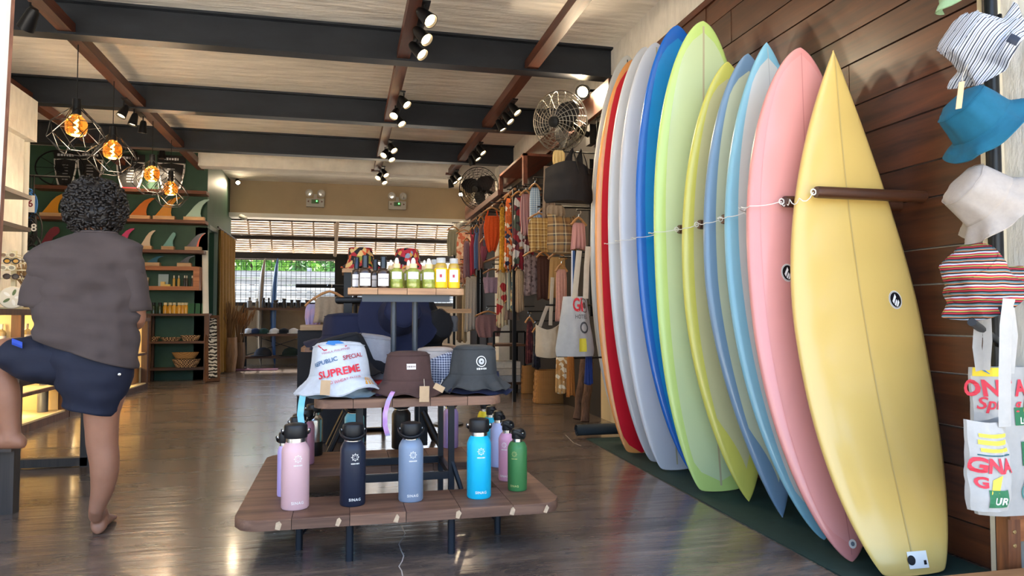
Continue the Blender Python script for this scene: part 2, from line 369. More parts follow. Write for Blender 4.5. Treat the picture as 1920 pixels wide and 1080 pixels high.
def leafy(name, c, rad, n, m, label, seed, lw=.09):
    rnd = random.Random(seed); mb = MB()
    for i in range(n):
        d = Vector((rnd.gauss(0, 1), rnd.gauss(0, 1), rnd.gauss(0, 1))).normalized() * rnd.uniform(.55, 1)
        p = Vector(c) + Vector((d.x * rad[0], d.y * rad[1], d.z * rad[2])); R = Euler((rnd.uniform(0, 6), rnd.uniform(0, 6), rnd.uniform(0, 6))).to_matrix(); L = rnd.uniform(1, 2) * lw
        mb.add([p + R @ Vector(q) for q in ((-L, 0, 0), (0, -L * .38, .02), (L, 0, 0), (0, L * .38, .02))], [(0, 1, 2), (0, 2, 3)])
    t = T(name, (c[0], c[1], -.06), label, 'tree', 'greenery behind the board fence'); o = t.p('foliage', mb, m, smooth=False); o['kind'] = 'stuff'
    t.p('trunk', MB().tube([(c[0], c[1], -.06), (c[0] + .05, c[1], c[2])], [.12, .06], 8), M_wbrown)
M_leaf = mat('bright_leaves', '#5f8f36', .6, vary=.5, scale=3); M_leaf2 = mat('deep_leaves', '#3f6b2f', .6, vary=.5, scale=3)
for i, (px, r, lab) in enumerate([(470, 1.1, 'sunlit leafy tree left of the upright boards'), (525, .9, 'leafy tree above the fence between the boards'), (560, .8, 'light green bush above the middle of the fence'), (605, 1.0, 'bright green tree by the dark post')]):
    p = at_y(px, 500, 21.6 + i * 1.3); leafy('tree', (p.x, p.y, 2.5), (r, .7, .55), 700, [M_leaf, M_leaf2][i % 2], lab, i)
# ------------------------------------------------------------------ surfboards
def board(name, base, tip, width, thick, nose, tail, rail, label, deck=None, inlay=None, stringer=None, yaw=0., wide=.5, tailw=.35, logo=None, bow=.10):
    """base/tip: world points of tail end and nose end. nose/tail: outline exponents (bigger = rounder); tailw: tail block width ratio"""
    base = Vector(base); tip = Vector(tip); L = (tip - base).length; zax = (tip - base).normalized()
    xax = Vector((math.cos(yaw), math.sin(yaw), 0)); yax = zax.cross(xax).normalized(); xax = yax.cross(zax).normalized()
    F = Matrix((xax, yax, zax)).transposed()
    hw = width / 2
    def half(s):      # half width at s in 0..1 from tail to nose
        if s >= wide: u = (s - wide) / (1 - wide); return hw * max(0, 1 - u ** nose[0]) ** nose[1]
        u = (wide - s) / wide; f = max(0, 1 - u ** tail[0]) ** tail[1]; return hw * (tailw * (1 - u ** 300) ** .5 + (1 - tailw) * f) if tailw else hw * f
    def th(s): return thick / 2 * max(.02, (1 - abs(2 * s - 1) ** 2.6)) ** .55
    def rock(s): return bow * (1 - abs(2 * s - 1) ** 2.2)
    def P(x, y, s): return base + F @ Vector((x, y + rock(s), s * L))
    N = 80; n = 28; rs = []
    ss = [.5 - .5 * math.cos(PI * i / N) for i in range(N + 1)]
    for s in ss:
        h = max(half(s), .002); t = th(s); ring = []
        for j in range(n):
            a = 2 * PI * j / n; ca, sa = math.cos(a), math.sin(a)
            ring.append(P(h * math.copysign(abs(ca) ** .8, ca), t * math.copysign(abs(sa) ** .62, sa), s))
        rs.append(ring)
    def surf(x, s, off=.0015):   # point on the face turned to the shop front
        h = max(half(s), .002); q = min(1, abs(x) / h); ca = q ** (1 / .8); sa = max(0, 1 - ca * ca) ** .5
        return P(x, -th(s) * sa ** .62 - off, s)
    t = T(name, base, label, 'surfboard', 'surfboards standing in the peg rack')
    body = t.p('board', MB().rings(rs), rail, smooth=60)
    if deck:
        k, s0, s1, m = deck[:4]; tipm = deck[4] if len(deck) > 4 else 'round'; mb = MB(); rows = []
        for i in range(49):
            u = i / 48; s = s0 + (s1 - s0) * u
            h = max(half(s), .002) * k
            e = 1
            if tipm == 'v' and u < .12: e = u / .12
            if u > .93: e *= max(0, 1 - ((u - .93) / .07) ** 2) ** .5
            if tipm != 'v' and u < .05: e = max(0, 1 - ((.05 - u) / .05) ** 2) ** .5
            h2 = max(.0008, h * e); rows.append([surf(h2 * (j / 8 - 1), s) for j in range(17)])
        t.p('deck_panel', mb.grid(rows), m, smooth='all')
    if stringer:
        wd, m = stringer; rows = [[surf(-wd / 2, s, .0024), surf(wd / 2, s, .0024)] for s in [.012 + .976 * i / 60 for i in range(61)]]
        t.p('stringer', MB().grid(rows), m, smooth='all')
    t.edge = lambda Z: min(((abs(P(0, 0, k / 100).z - Z), k) for k in range(101)))[1]; t.rail = lambda Z: P(-half(t.edge(Z) / 100) - .006, 0, t.edge(Z) / 100)
    return t, surf, L
def bm_(key, c, coat=.5, rough=.28): return mat(key, tuple(x * .73 for x in hexc(c)[:3]), rough, coat=coat)
def bp(px, py, X): # a point of the board's axis at a given wall offset
    return at_x(px, py, X)
M_str = bm_('stringer_wood', '#9c9468'); M_strg = bm_('stringer_pale', '#cfc6a0')  # second one is the stringers' own paler tone
RN = (2.2, .62)   # round nose
spec = [
 # name, base px, tip px, width, nose, tail, rail, deck, stringer, tailw, wide, label
 ((1716, 1079), (1562, 95), .62, (1.75, 1.0), (2.4, .8), bm_('board_mustard', '#f2cf78'), None, (.006, bm_('mustard_line', '#d9bd78')), .42, .44, 'mustard yellow surfboard with pointed nose, nearest in the rack'),
 ((1597, 1053), (1500, 90), .60, (2.3, .62), (2.1, .66), bm_('board_pink', '#ee9f98'), (.82, .03, .985, bm_('pink_deck', '#f0a8a2')), (.005, bm_('pink_line', '#d98f8c')), 0, .5, 'salmon pink surfboard with rounded nose behind the mustard one'),
 ((1545, 1012), (1437, 80), .58, (1.9, .78), (2.1, .7), bm_('board_sky', '#8fcbe0'), (.80, .05, .965, bm_('sky_deck', '#dfe2dd')), (.004, bm_('white_line', '#c3c6c2')), 0, .5, 'sky blue railed surfboard with white deck left of the pink one'),
 ((1467, 970), (1402, 101), .56, (2.1, .66), (1.6, .85), bm_('board_slate', '#7f9fbd'), (.80, .07, .96, bm_('slate_deck', '#d6dbbd'), 'v'), None, 0, .5, 'slate blue railed surfboard with cream deck and pointed tail'),
 ((1404, 940), (1364, 116), .56, (2.1, .66), (1.9, .8), bm_('board_lemon', '#e4e06a'), (.80, .07, .96, bm_('lemon_deck', '#dcd9a6'), 'v'), None, 0, .5, 'lemon yellow railed surfboard with cream deck'),
 ((1352, 921), (1318, 40), .63, (2.3, .58), (2.6, .7), bm_('board_lime', '#d6f48e'), (.80, .02, .975, bm_('lime_deck', '#dff2bd')), (.012, M_strg), .36, .5, 'tall pale lime green longboard with brown stringer'),
 ((1308, 896), (1270, 48), .60, (2.3, .58), (2.2, .68), bm_('board_blue', '#0f72e0'), (.82, .02, .97, bm_('blue_deck', '#159af0')), None, 0, .5, 'bright blue longboard with dark blue rails'),
 ((1270, 881), (1230, 80), .58, (2.3, .58), (2.6, .7), bm_('board_white_a', '#e3e6ef'), None, (.01, M_strg), .34, .5, 'plain white longboard right against the blue one'),
 ((1238, 866), (1210, 88), .58, (2.3, .58), (2.3, .7), bm_('board_white_b', '#dfe1e6'), None, None, .2, .5, 'plain white longboard right of the red one'),
 ((1203, 849), (1186, 112), .58, (2.3, .58), (2.6, .7), bm_('board_orange_rail', '#ffac60'), (.86, .0, .985, bm_('red_deck', '#ec1c36')), None, .34, .5, 'red longboard with thin orange rail'),
 ((1178, 830), (1176, 104), .56, (2.3, .58), (2.2, .68), bm_('board_white_c', '#e2e5e2'), None, (.008, M_black), 0, .5, 'white longboard at the far end of the rack'),
]
boards = []
XA = [2.14, 2.06, 2.08, 2.09, 2.1, 2.08, 2.1, 2.09, 2.1, 2.1, 2.1]
for i, (b0, t0, wd, no, ta, rail, deck, st, tw, wi, lab) in enumerate(spec):
    p0 = at_z(b0[0], b0[1], .012 if i else .012); p1 = at_x(t0[0], t0[1], XA[i])
    p1.y = max(p1.y, p0.y + .12)
    q = ray(*t0); p1 = EYE + q * ((p1.y) / q.y)
    boards.append(board('surfboard', p0, p1, wd, .075, no, ta, rail, lab, deck=deck, stringer=st, tailw=tw, wide=wi))
# oval brand emblems, fin plug and sticker
def emblem(surf, x, s, L, rx, rz, root, tilt=0):
    def mk(fn_pts, off, m, nm):
        mb = MB(); ps = [surf(x + a * math.cos(tilt) - b_ * math.sin(tilt), s + (a * math.sin(tilt) + b_ * math.cos(tilt)) / L, off) for a, b_ in fn_pts]
        mb.add(ps, [tuple(range(len(ps)))]); return root.p(nm, mb, m, smooth=False)
    oval = lambda k: [(rx * k * math.cos(2 * PI * i / 32), rz * k * math.sin(2 * PI * i / 32)) for i in range(32)]
    mk(oval(1.12), .0028, mat('emblem_white', '#e9e9e4', .4), 'emblem'); mk(oval(1.04), .0034, mat('emblem_black', '#0d0d12', .4), 'emblem'); mk(oval(1.0), .004, mat('emblem_white', '#e9e9e4'), 'emblem'); mk(oval(.93), .0046, mat('emblem_black', '#0d0d12'), 'emblem')
    W = mat('emblem_bar', '#f4f4f2', .4)
    for poly in ([(-.62, -.18), (-.05, .72), (.12, .34), (-.42, -.5)], [(-.34, -.6), (.1, .08), (.22, -.2), (-.12, -.76)], [(-.04, -.82), (.42, .02), (.56, -.3), (.22, -.8)]):
        mk([(a * rx, b_ * rz) for a, b_ in poly], .0052, W, 'emblem_flame')
def on_board(i, px, py):
    t, surf, L = boards[i]; best = None
    for s in [k / 200 for k in range(201)]:
        for x in [k * .01 - .3 for k in range(61)]:
            p = surf(x, s) - EYE; d = _M.transposed() @ p; u = 960 + FPX * d.x / -d.z; v = 540 - FPX * d.y / -d.z
            e = (u - px) ** 2 + (v - py) ** 2
            if best is None or e < best[0]: best = (e, x, s)
    return best[1], best[2]
x, s = on_board(0, 1677, 562); emblem(boards[0][1], x, s, boards[0][2], .030, .036, boards[0][0])
x, s = on_board(1, 1478, 510); emblem(boards[1][1], x, s, boards[1][2], .028, .036, boards[1][0])
def flat_on(i, px, py, pts, off, m, nm):
    t, surf, L = boards[i]; x, s = on_board(i, px, py)
    return t.p(nm, MB().add([surf(x + a, s + b_ / L, off) for a, b_ in pts], [tuple(range(len(pts)))]), m, smooth=False)
ci = lambda r, n=24: [(r * math.cos(2 * PI * k / n), r * math.sin(2 * PI * k / n)) for k in range(n)]
flat_on(1, 1597, 1017, ci(.018), .003, mat('emblem_white', '#e9e9e4'), 'fin_plug'); flat_on(1, 1597, 1017, ci(.009), .0038, mat('plug_grey', '#6f7f8a', .4), 'fin_plug_slot')
rect = lambda w_, h_, cx=0, cz=0: [(cx - w_ / 2, cz - h_ / 2), (cx + w_ / 2, cz - h_ / 2), (cx + w_ / 2, cz + h_ / 2), (cx - w_ / 2, cz + h_ / 2)]
flat_on(0, 1720, 1049, rect(.088, .062), .003, mat('emblem_white', '#e9e9e4'), 'sticker')
flat_on(0, 1708, 1052, ci(.018), .0038, mat('emblem_black', '#0d0d12'), 'sticker_emblem'); flat_on(0, 1736, 1054, rect(.012, .016), .0038, mat('emblem_black', '#0d0d12'), 'sticker_mark')
# peg rack: pegs, screw eyes and wire
M_peg = wood('peg_wood', '#3a1f10', '#5d3620', 'X', 2, .4, .3)
pegpx = [(1549, 361), (1470, 378), (1404, 397), (1355, 411), (1310, 421), (1272, 430), (1236, 439), (1207, 446), (1184, 451), (1157, 458)]
ends = []
def board_y(i, Z):
    t_, surf_, L_ = boards[i]; return min(((abs(surf_(0, k / 80).z - Z), surf_(0, k / 80).y + .036) for k in range(81)))[1]
for i, (px, py) in enumerate(pegpx):
    Y = board_y(0, 1.5) - .075 if i == 0 else (board_y(i - 1, 1.5) + board_y(i, 1.5)) / 2
    p = at_y(px, py, Y); p.x = max(1.72, min(p.x, 1.95)); ends.append(p)
    t = T('rack_peg', (WX - .01, p.y, p.z), 'brown wooden rack peg ' + ['in front of the mustard surfboard', 'between mustard and pink surfboards', 'between pink and sky blue surfboards', 'between sky blue and slate surfboards', 'between slate and lemon surfboards', 'between lemon and lime surfboards', 'between lime and blue surfboards', 'between blue and white surfboards', 'between the two white surfboards', 'beside the red surfboard'][i], 'peg', 'pegs of the surfboard rack')
    t.p('peg', MB().lathe([(.024, 0), (.026, .01), (.026, WX - .005 - p.x)], (p.x, p.y, p.z), 12, Matrix.Rotation(PI / 2, 4, 'Y')), M_peg)
    ring = [(p.x - .012 + .012 * math.cos(a), p.y, p.z + .012 * math.sin(a)) for a in [2 * PI * j / 14 for j in range(14)]]
    t.p('screw_eye', MB().tube(ring, .003, 6, True), mat('white_cord', '#dcdad2', .6))
pts = []
for i, (a, b_) in enumerate(zip(ends, ends[1:])):
    a = a + Vector((-.012, 0, 0)); b_ = b_ + Vector((-.012, 0, 0)); e = boards[i][0].rail((a.z + b_.z) / 2); e = Vector((e.x - .006, e.y - .042, (a.z + b_.z) / 2 - .012)); e2 = e + Vector((-.006, .06, .004)); e3 = e + Vector((.004, .10, .008))
    way = [a, e, e2, e3] if e.x < min(a.x, b_.x) + .05 else [a, a.lerp(b_, .5)]
    for p0, p1 in zip(way, way[1:] + [b_]):
        for j in range(4):
            u = j / 4; q = p0.lerp(p1, u); q.z -= (.05 if i == 0 else .012) * u * (1 - u) * 2; pts.append(q)
pts += [ends[-1] + Vector((-.012, 0, 0)), ends[-1] + Vector((0, .45, -.04))]
solo('rack_wire', MB().tube(pts, .0022, 5), mat('white_cord', '#dcdad2'), 'thin wire strung through the screw eyes across the surfboards', 'wire')
# rubber mat
m0 = at_z(1128, 836, 0); m1 = at_z(1590, 1079, 0)
mb = MB().add([(1.93, 5.62, .006), (1.86, 2.14, .006), (2.47, 2.14, .006), (2.47, 5.62, .006), (1.93, 5.62, .0), (1.86, 2.14, .0), (2.47, 2.14, 0), (2.47, 5.62, 0)], [(0, 1, 2, 3), (7, 6, 5, 4), (0, 4, 5, 1), (1, 5, 6, 2), (2, 6, 7, 3), (3, 7, 4, 0)])
t = T('rubber_mat', (2.2, 3.9, 0), 'dark green rubber mat under the surfboards', 'mat'); t.p('sheet', mb, mat('dark_green_rubber', '#163330', .75, vary=.15, scale=20))
roll = [(1.86 + .018 * k * .0, 0, 0) for k in range(2)]
sp = [Vector((0, 5.66 + .055 * (1 - k / 40) * math.cos(k * .42), .062 + .055 * (1 - k / 40) * math.sin(k * .42))) for k in range(34)]
t.p('rolled_end', MB().grid([[q + Vector((1.86 + .0, 0, 0)) for q in sp], [q + Vector((2.4, .02, 0)) for q in sp]]), mat('grey_rubber', '#2b353b', .8))
# ------------------------------------------------------------------ lamps, fans and fittings
def lamp_light(kind, parent, loc, energy, col=(1, .78, .52), aim=None, size=.03, angle=75):
    d = bpy.data.lights.new('bulb_light', kind); d.energy = energy; d.color = col; d.shadow_soft_size = size
    o = bpy.data.objects.new('bulb_light', d); C.objects.link(o); o.parent = parent; o.location = loc
    if kind == 'SPOT': d.spot_size = math.radians(angle); d.spot_blend = .6; o.rotation_euler = Vector(aim).to_track_quat('-Z', 'Y').to_euler()
    return o
def dir_matrix(d):
    return Vector(d).to_track_quat('Z', 'Y').to_matrix().to_4x4()
def spot(px, py, Z, aim, label, group, energy=11, sc=1., top=3.335, on=True):
    p = at_z(px, py, Z); t = T('track_spotlight', (p.x, p.y, top - .012), label, 'spotlight', group)
    a = Vector(aim).normalized(); D = dir_matrix(a)
    t.p('stem', MB().tube([(p.x, p.y, top - .012), (p.x, p.y, p.z + .01), p - a * .03], .007 * sc, 8), M_black)
    t.p('housing', MB().lathe([(.001, -.075 * sc), (.024 * sc, -.072 * sc), (.034 * sc, -.05 * sc), (.045 * sc, .03 * sc), (.05 * sc, .07 * sc), (.046 * sc, .07 * sc), (.040 * sc, .045 * sc), (.001, .045 * sc)], p, 20, D, cap=False), M_black)
    t.p('lens', MB().lathe([(.001, .052 * sc), (.040 * sc, .052 * sc)], p, 20, D, cap=False), M_bulbwarm if on else mat('unlit_lens', '#6a6660', .2))
    if energy: lamp_light('SPOT', t.o, p + a * .085 - t.org, energy, aim=a, angle=95)
ordn = ['nearest', 'middle', 'farthest']
def track(Xp, y0, y1, label):
    solo('light_track', MB().box((Xp - .017, y0, 3.315), (Xp + .017, y1, 3.335)), M_black, label, 'light track')
def spot_group(lst, Z, aim, where, group, xoff=None, **kw):
    ps = [at_z(x, y, Z) for x, y in lst]; ys = [p.y for p in ps]; xm = sum(p.x for p in ps) / len(ps)
    for k in range(len(ps)):
        x, y = lst[k]; spot(x, y, Z, aim[k] if isinstance(aim, list) else aim, 'black track spotlight, %s of the three on the %s' % (ordn[k], where), group, **kw)
    solo('light_track', MB().box((xm - .03, min(ys) - .06, 3.323), (xm + .03, max(ys) + .06, 3.335)), M_black, 'black light track of the %s' % where, 'light track')
G = 'track spotlights under the battens'
A1 = [(.5, -.55, -.68), (.52, -.5, -.7), (.55, -.45, -.7)]
spot_group([(797, 30), (790, 65), (782, 93)], 3.24, A1, 'centre batten near the first beam', G, sc=1.15)
spot_group([(757, 190), (741, 212), (749, 226)], 3.24, [(.5, -.5, -.7), (-.3, -.6, -.7), (.4, -.5, -.76)], 'centre batten before the second beam', G)
spot_group([(735, 277), (722, 287), (732, 294)], 3.24, [(.4, -.5, -.7), (-.4, -.6, -.7), (.3, -.5, -.76)], 'centre batten before the third beam', G)
spot_group([(721, 324), (711, 330), (719, 338)], 3.24, [(.4, -.5, -.7), (-.4, -.6, -.7), (.3, -.5, -.76)], 'far end of the centre batten', G)
spot_group([(964, 204), (951, 221), (938, 235)], 3.24, [(.5, -.4, -.76), (.5, -.4, -.76), (.45, -.2, -.85)], 'right batten before the second beam', G)
spot_group([(901, 281), (892, 292), (884, 301)], 3.24, [(.5, -.4, -.76), (.5, -.3, -.8), (.3, .1, -.9)], 'right batten before the third beam', G)
spot_group([(858, 330), (850, 337), (845, 344)], 3.24, [(.5, -.4, -.76), (.5, -.3, -.8), (.2, .1, -.9)], 'far end of the right batten', G)
spot_group([(232, 209), (251, 224), (268, 238)], 3.2, [(-.3, -.3, -.85), (-.2, -.1, -.95), (-.1, .1, -.95)], 'left batten before the third beam', G)
spot(56, 35, 3.2, (-.5, .45, -.75), 'black track spotlight at the upper left corner beside the batten', G, sc=1.2, on=False)
spot(30, 209, 3.22, (-.3, -.3, -.85), 'lit black spotlight above the left column', G); spot(55, 224, 3.2, (.1, .3, -.9), 'black spotlight above the thicker white conduit', G)
# spots on a bar over the traction pads
b0, b1 = at_y(170, 277, 12.0), at_y(345, 283, 12.0)
solo('lamp_bar', MB().tube([b0, b1], .012, 8), M_black, 'thin black lamp bar above the traction pads', 'lamp bar')
for px, py, lab in [(252, 292, 'black wall spotlight above the third traction pad'), (304, 290, 'black wall spotlight above the fourth traction pad')]:
    q = at_y(px, py, 12.0)
    t = T('wall_spotlight', (q.x, q.y, q.z + .12), lab, 'spotlight', 'spotlights on the bar over the green wall')
    t.p('stem', MB().tube([(q.x, q.y, b0.z + (b1.z - b0.z) * .5), q], .01, 8), M_black); t.p('housing', MB().lathe([(.001, .07), (.04, .06), (.055, -.06), (.04, -.07), (.001, -.05)], q, 16, cap=False), M_black)
    lamp_light('SPOT', t.o, (0, -.02, -.25), 18, aim=(0, .25, -1), angle=120)
# pendant lamps with wire cages
M_amber = mat('amber_glass', '#f0b860', .05, trans=.9, ior=1.2); M_fil = mat('filament', '#ffcf80', emit='#ffb45a', power=60)
for i, (px, py, bx, lab) in enumerate([(143, 237, 6.75, 'amber bulb pendant in a wire cage, highest and nearest'), (211, 282, 7.6, 'amber bulb pendant in a wire cage, second from the left'), (285, 327, 9.5, 'amber bulb pendant in a wire cage before the third traction pad'), (320, 354, 10.3, 'amber bulb pendant in a wire cage, lowest and farthest')]):
    p = at_x(px, py, -2.25); t = T('pendant_lamp', (p.x, p.y, 3.337), lab, 'pendant lamp', 'caged amber pendant lamps')
    t.p('cord', MB().tube([(p.x, p.y, 3.337), (p.x, p.y, p.z + .2)], .004, 6), M_black)
    t.p('socket', MB().lathe([(.018, .24), (.034, .235), (.036, .1), (.026, .09)], p, 16), M_black)
    bulb = t.p('bulb', MB().lathe([(.028, .1), (.045, .085), (.078, .055), (.086, .02), (.084, -.035), (.07, -.07), (.04, -.085), (.001, -.088)], p, 24, cap=False), M_amber, smooth=60)
    t.p('filament', MB().tube([p + Vector((.012 * math.cos(k * 1.9), .012 * math.sin(k * 1.9), .05 - k * .012)) for k in range(9)], .006, 6), M_fil, bulb)
    cg = MB(); up = [p + Vector((.04 * math.cos(2 * PI * k / 6), .04 * math.sin(2 * PI * k / 6), .16)) for k in range(6)]
    m1 = [p + Vector((.19 * math.cos(2 * PI * k / 6 + .5), .19 * math.sin(2 * PI * k / 6 + .5), .02)) for k in range(6)]
    m2 = [p + Vector((.23 * math.cos(2 * PI * k / 6), .23 * math.sin(2 * PI * k / 6), -.1)) for k in range(6)]
    lo = [p + Vector((.12 * math.cos(2 * PI * k / 6 + .5), .12 * math.sin(2 * PI * k / 6 + .5), -.23)) for k in range(6)]
    for k in range(6):
        k2 = (k + 1) % 6
        for a_, b_ in ((up[k], m1[k]), (up[k2], m1[k]), (m1[k], m1[k2]), (m1[k], m2[k]), (m1[k], m2[k2]), (m2[k], lo[k]), (m2[k2], lo[k]), (lo[k], lo[k2])): cg.tube([a_, b_], .0035, 5)
    t.p('wire_cage', cg, M_black)
    lamp_light('POINT', t.o, p - t.org + Vector((0, 0, -.12)), 9, size=.08)
# wall flood lamp by the first fan, and two on the back wall
def flood(px, py, X, Y, label, r=.06, e=25, aim=(-.5, -.7, -.45)):
    p = at_x(px, py, X) if X is not None else at_y(px, py, Y); a = Vector(aim).normalized(); D = dir_matrix(a)
    t = T('flood_lamp', p, label, 'lamp'); wall = Vector((WX, p.y + .05, p.z + .04)) if X is not None else Vector((p.x, 14.6, p.z + .02))
    t.p('bracket', MB().tube([wall, p - a * .06], .014, 8), M_black); t.p('housing', MB().lathe([(.02, -.1), (r * .7, -.08), (r, .02), (r * .95, .02), (.001, -.01)], p, 20, D, cap=False), M_black)
    t.p('lamp_face', MB().lathe([(.001, .02), (r * .6, .018), (r * .94, .0)], p, 20, D, cap=False), mat('bright_lamp_face', '#fff3d5', emit='#ffe0ae', power=14)); lamp_light('SPOT', t.o, a * .06, e, aim=a, angle=130)
flood(1093, 172, 2.3, None, 'round lit flood lamp on the right wall above the large fan', .075, 40)
flood(446, 342, None, 14.45, 'small lit lamp at the left end of the beige wall', .055, 12, (.25, -.75, -.6)); flood(864, 364, None, 14.45, 'small lit lamp at the right end of the beige wall', .055, 12, (-.25, -.75, -.6))
# emergency lights
for px, py, lab in [(591, 376, 'twin-headed emergency light on the beige wall, left one'), (745, 381, 'twin-headed emergency light on the beige wall, right one')]:
    p = at_y(px, py + 4, 14.52); t = T('emergency_light', (p.x, 14.6, p.z), lab, 'emergency light', 'emergency lights')
    Mg = mat('grey_box', '#b9b6ae', .5)
    body = t.p('box', MB().cbox((p.x, 14.55, p.z), (.34, .09, .16)), Mg); t.p('bracket', MB().cbox((p.x, 14.56, p.z + .12), (.06, .05, .1)), Mg)
    for s in (-1, 1):
        q = Vector((p.x + s * .11, 14.5, p.z + .18)); D = dir_matrix((s * .15, -1, -.05))
        h = t.p('lamp_head', MB().lathe([(.03, -.04), (.07, 0), (.075, .03), (.06, .03), (.03, .01), (.001, .01)], q, 18, D, cap=False), Mg); t.p('lens', MB().lathe([(.001, .025), (.045, .02)], q, 18, D, cap=False), M_chrome, h)
    t.p('sign_panel', MB().cbox((p.x, 14.503, p.z + .02), (.14, .006, .08)), mat('exit_sign', '#56704f', .5)); t.p('green_diode', MB().lathe([(.001, 0), (.012, 0)], (p.x + .03, 14.498, p.z + .03), 10, Matrix.Rotation(PI / 2, 4, 'X'), cap=False), mat('green_glow', '#40ff50', emit='#40ff50', power=6))
    for s in (-1, 1): t.p('arrow', MB().add([(p.x + s * .15, 14.499, p.z + .02), (p.x + s * .115, 14.499, p.z + .04), (p.x + s * .115, 14.499, p.z)], [(0, 1, 2)]), mat('arrow_red', '#6a3a34'), smooth=False)
for px, py, s, lab in [(456, 408, 1, 'small white security camera at the left under the header'), (864, 420, -1, 'small white security camera at the right under the header')]:
    p = at_y(px, py, 14.4); t = T('security_camera', (p.x, 14.5, p.z), lab, 'camera')
    t.p('body', MB().lathe([(.03, -.1), (.045, -.08), (.045, .07), (.03, .09)], p, 14, dir_matrix((s * .6, -.6, -.35))), M_white); t.p('mount', MB().tube([p, (p.x, 14.5, p.z + .06)], .015, 6), M_white)
# wall fans
def fan(px, py, X, R, face, label, cagecol):
    p = at_x(px, py, X); f = Vector(face).normalized(); D = dir_matrix(f); Mc = mat('fan_wire_' + cagecol, cagecol, .35, .7)
    t = T('wall_fan', (WX - .14, p.y + .25, p.z), label, 'fan'); cg = MB(); W = lambda x, y, z: p + D.to_3x3() @ Vector((x, y, z))
    for k in range(9):
        r = R * (k + 1) / 9; zf = .13 * (1 - (r / R) ** 2) ** .5
        cg.tube([W(r * math.cos(a), r * math.sin(a), zf) for a in [2 * PI * j / 40 for j in range(40)]], .003 if k < 8 else .006, 5, True)
        if k > 3: cg.tube([W(r * math.cos(a), r * math.sin(a), -.8 * zf) for a in [2 * PI * j / 40 for j in range(40)]], .003, 5, True)
    for k in range(20):
        a = 2 * PI * k / 20
        for s_ in (1, -.8):
            cg.tube([W(R * u * math.cos(a + (1 - u) * .5), R * u * math.sin(a + (1 - u) * .5), s_ * .13 * max(0, 1 - u * u) ** .5) for u in (.12, .35, .6, .8, .92, 1)], .0025, 5)
    t.p('cage', cg, Mc)
    for k in range(3):
        a = 2 * PI * k / 3 + .6; rows = []
        for i in range(7):
            u = i / 6; r = R * (.14 + .72 * u); wd = R * (.12 + .26 * math.sin(PI * min(1, u * 1.05)))
            rows.append([W(r * math.cos(a + q * wd / max(r, .05)), r * math.sin(a + q * wd / max(r, .05)), .045 * q + .02) for q in (-1, -.4, .3, 1)])
        t.p('blade', MB().grid(rows), mat('fan_blade', '#3a3a3c', .35, .5), smooth='all')
    t.p('hub', MB().lathe([(.001, .15), (.05, .145), (.055, .12), (.05, -.02)], p, 18, D), M_black)
    t.p('motor', MB().lathe([(.06, -.02), (.1, -.05), (.1, -.2), (.06, -.25), (.001, -.25)], p, 18, D), M_black)
    t.p('arm', MB().tube([p - f * .2, p - f * .25 + Vector((.05, .05, -.05)), (WX - .1, p.y + .25, p.z - .05)], .028, 10), M_black)
    t.p('wall_plate', MB().cbox((WX - .08, p.y + .25, p.z - .05), (.06, .12, .2)), M_black)
fan(1050, 228, 2.02, .29, (-.62, -.62, -.22), 'large steel wall fan high beside the flood lamp', '#8d877c')
fan(898, 354, 2.0, .33, (-.5, -.72, -.2), 'black wall fan farther back above the clothes', '#1c1b1a')
# ------------------------------------------------------------------ tiered display tables
def slab(x0, x1, y0, y1, z0, z1, r, hole=None, seams=5):
    """rounded-corner plank top as separate boards along y-direction seams"""
    out = []
    n = seams
    def edge(x):   # y-range at x honouring rounded corners
        lo, hi = y0, y1
        for cx, s in ((x0 + r, -1), (x1 - r, 1)):
            if (x - cx) * s > 0: d = r - max(0, r * r - (x - cx) ** 2) ** .5; lo, hi = y0 + d, y1 - d
        return lo, hi
    for i in range(n):
        a, b_ = x0 + (x1 - x0) * i / n, x0 + (x1 - x0) * (i + 1) / n; a += .0012; b_ -= .0012
        xs = [a + (b_ - a) * k / 8 for k in range(9)]
        def strip(ya, yb):
            mb = MB(); top = [[Vector((x, ya(x), z1)), Vector((x, yb(x), z1))] for x in xs]; nn = len(xs)
            vs = [p for x in xs for p in ((x, ya(x), z0), (x, yb(x), z0), (x, ya(x), z1 - .004), (x, yb(x), z1 - .004), (x, ya(x) + .004, z1), (x, yb(x) - .004, z1))]
            fs = []
            for k in range(nn - 1):
                o, q = k * 6, k * 6 + 6
                fs += [(o, q, q + 2, o + 2), (o + 2, q + 2, q + 4, o + 4), (o + 4, q + 4, q + 5, o + 5), (o + 5, q + 5, q + 3, o + 3), (o + 3, q + 3, q + 1, o + 1), (o + 1, q + 1, q, o)]
            e = (nn - 1) * 6; fs += [(0, 2, 4, 5, 3, 1), (e + 1, e + 3, e + 5, e + 4, e + 2, e)]
            return mb.add(vs, fs)
        if hole and b_ > hole[0] and a < hole[1]:
            out.append(strip(lambda x: edge(x)[0], lambda x: hole[2])); out.append(strip(lambda x: hole[3], lambda x: edge(x)[1]))
        else: out.append(strip(lambda x: edge(x)[0], lambda x: edge(x)[1]))
    return out
M_tleg = mat('table_leg_paint', '#1d222b', .4, .3)
TX0, TX1, TY0, TY1, TZ = -.42, .93, 3.0, 4.42, .2
t = T('display_table', (.25, 3.7, 0), 'three-tiered brown wooden display table with black tube legs', 'table')
for mb in slab(TX0, TX1, TY0, TY1, TZ - .042, TZ, .11, (.02, .56, 3.34, 3.95), 6): t.p('base_board', mb, M_wtable)
for i, (x0, x1, sz) in enumerate([(-.17, -.155, .03), (.12, .14, .03)]): pass
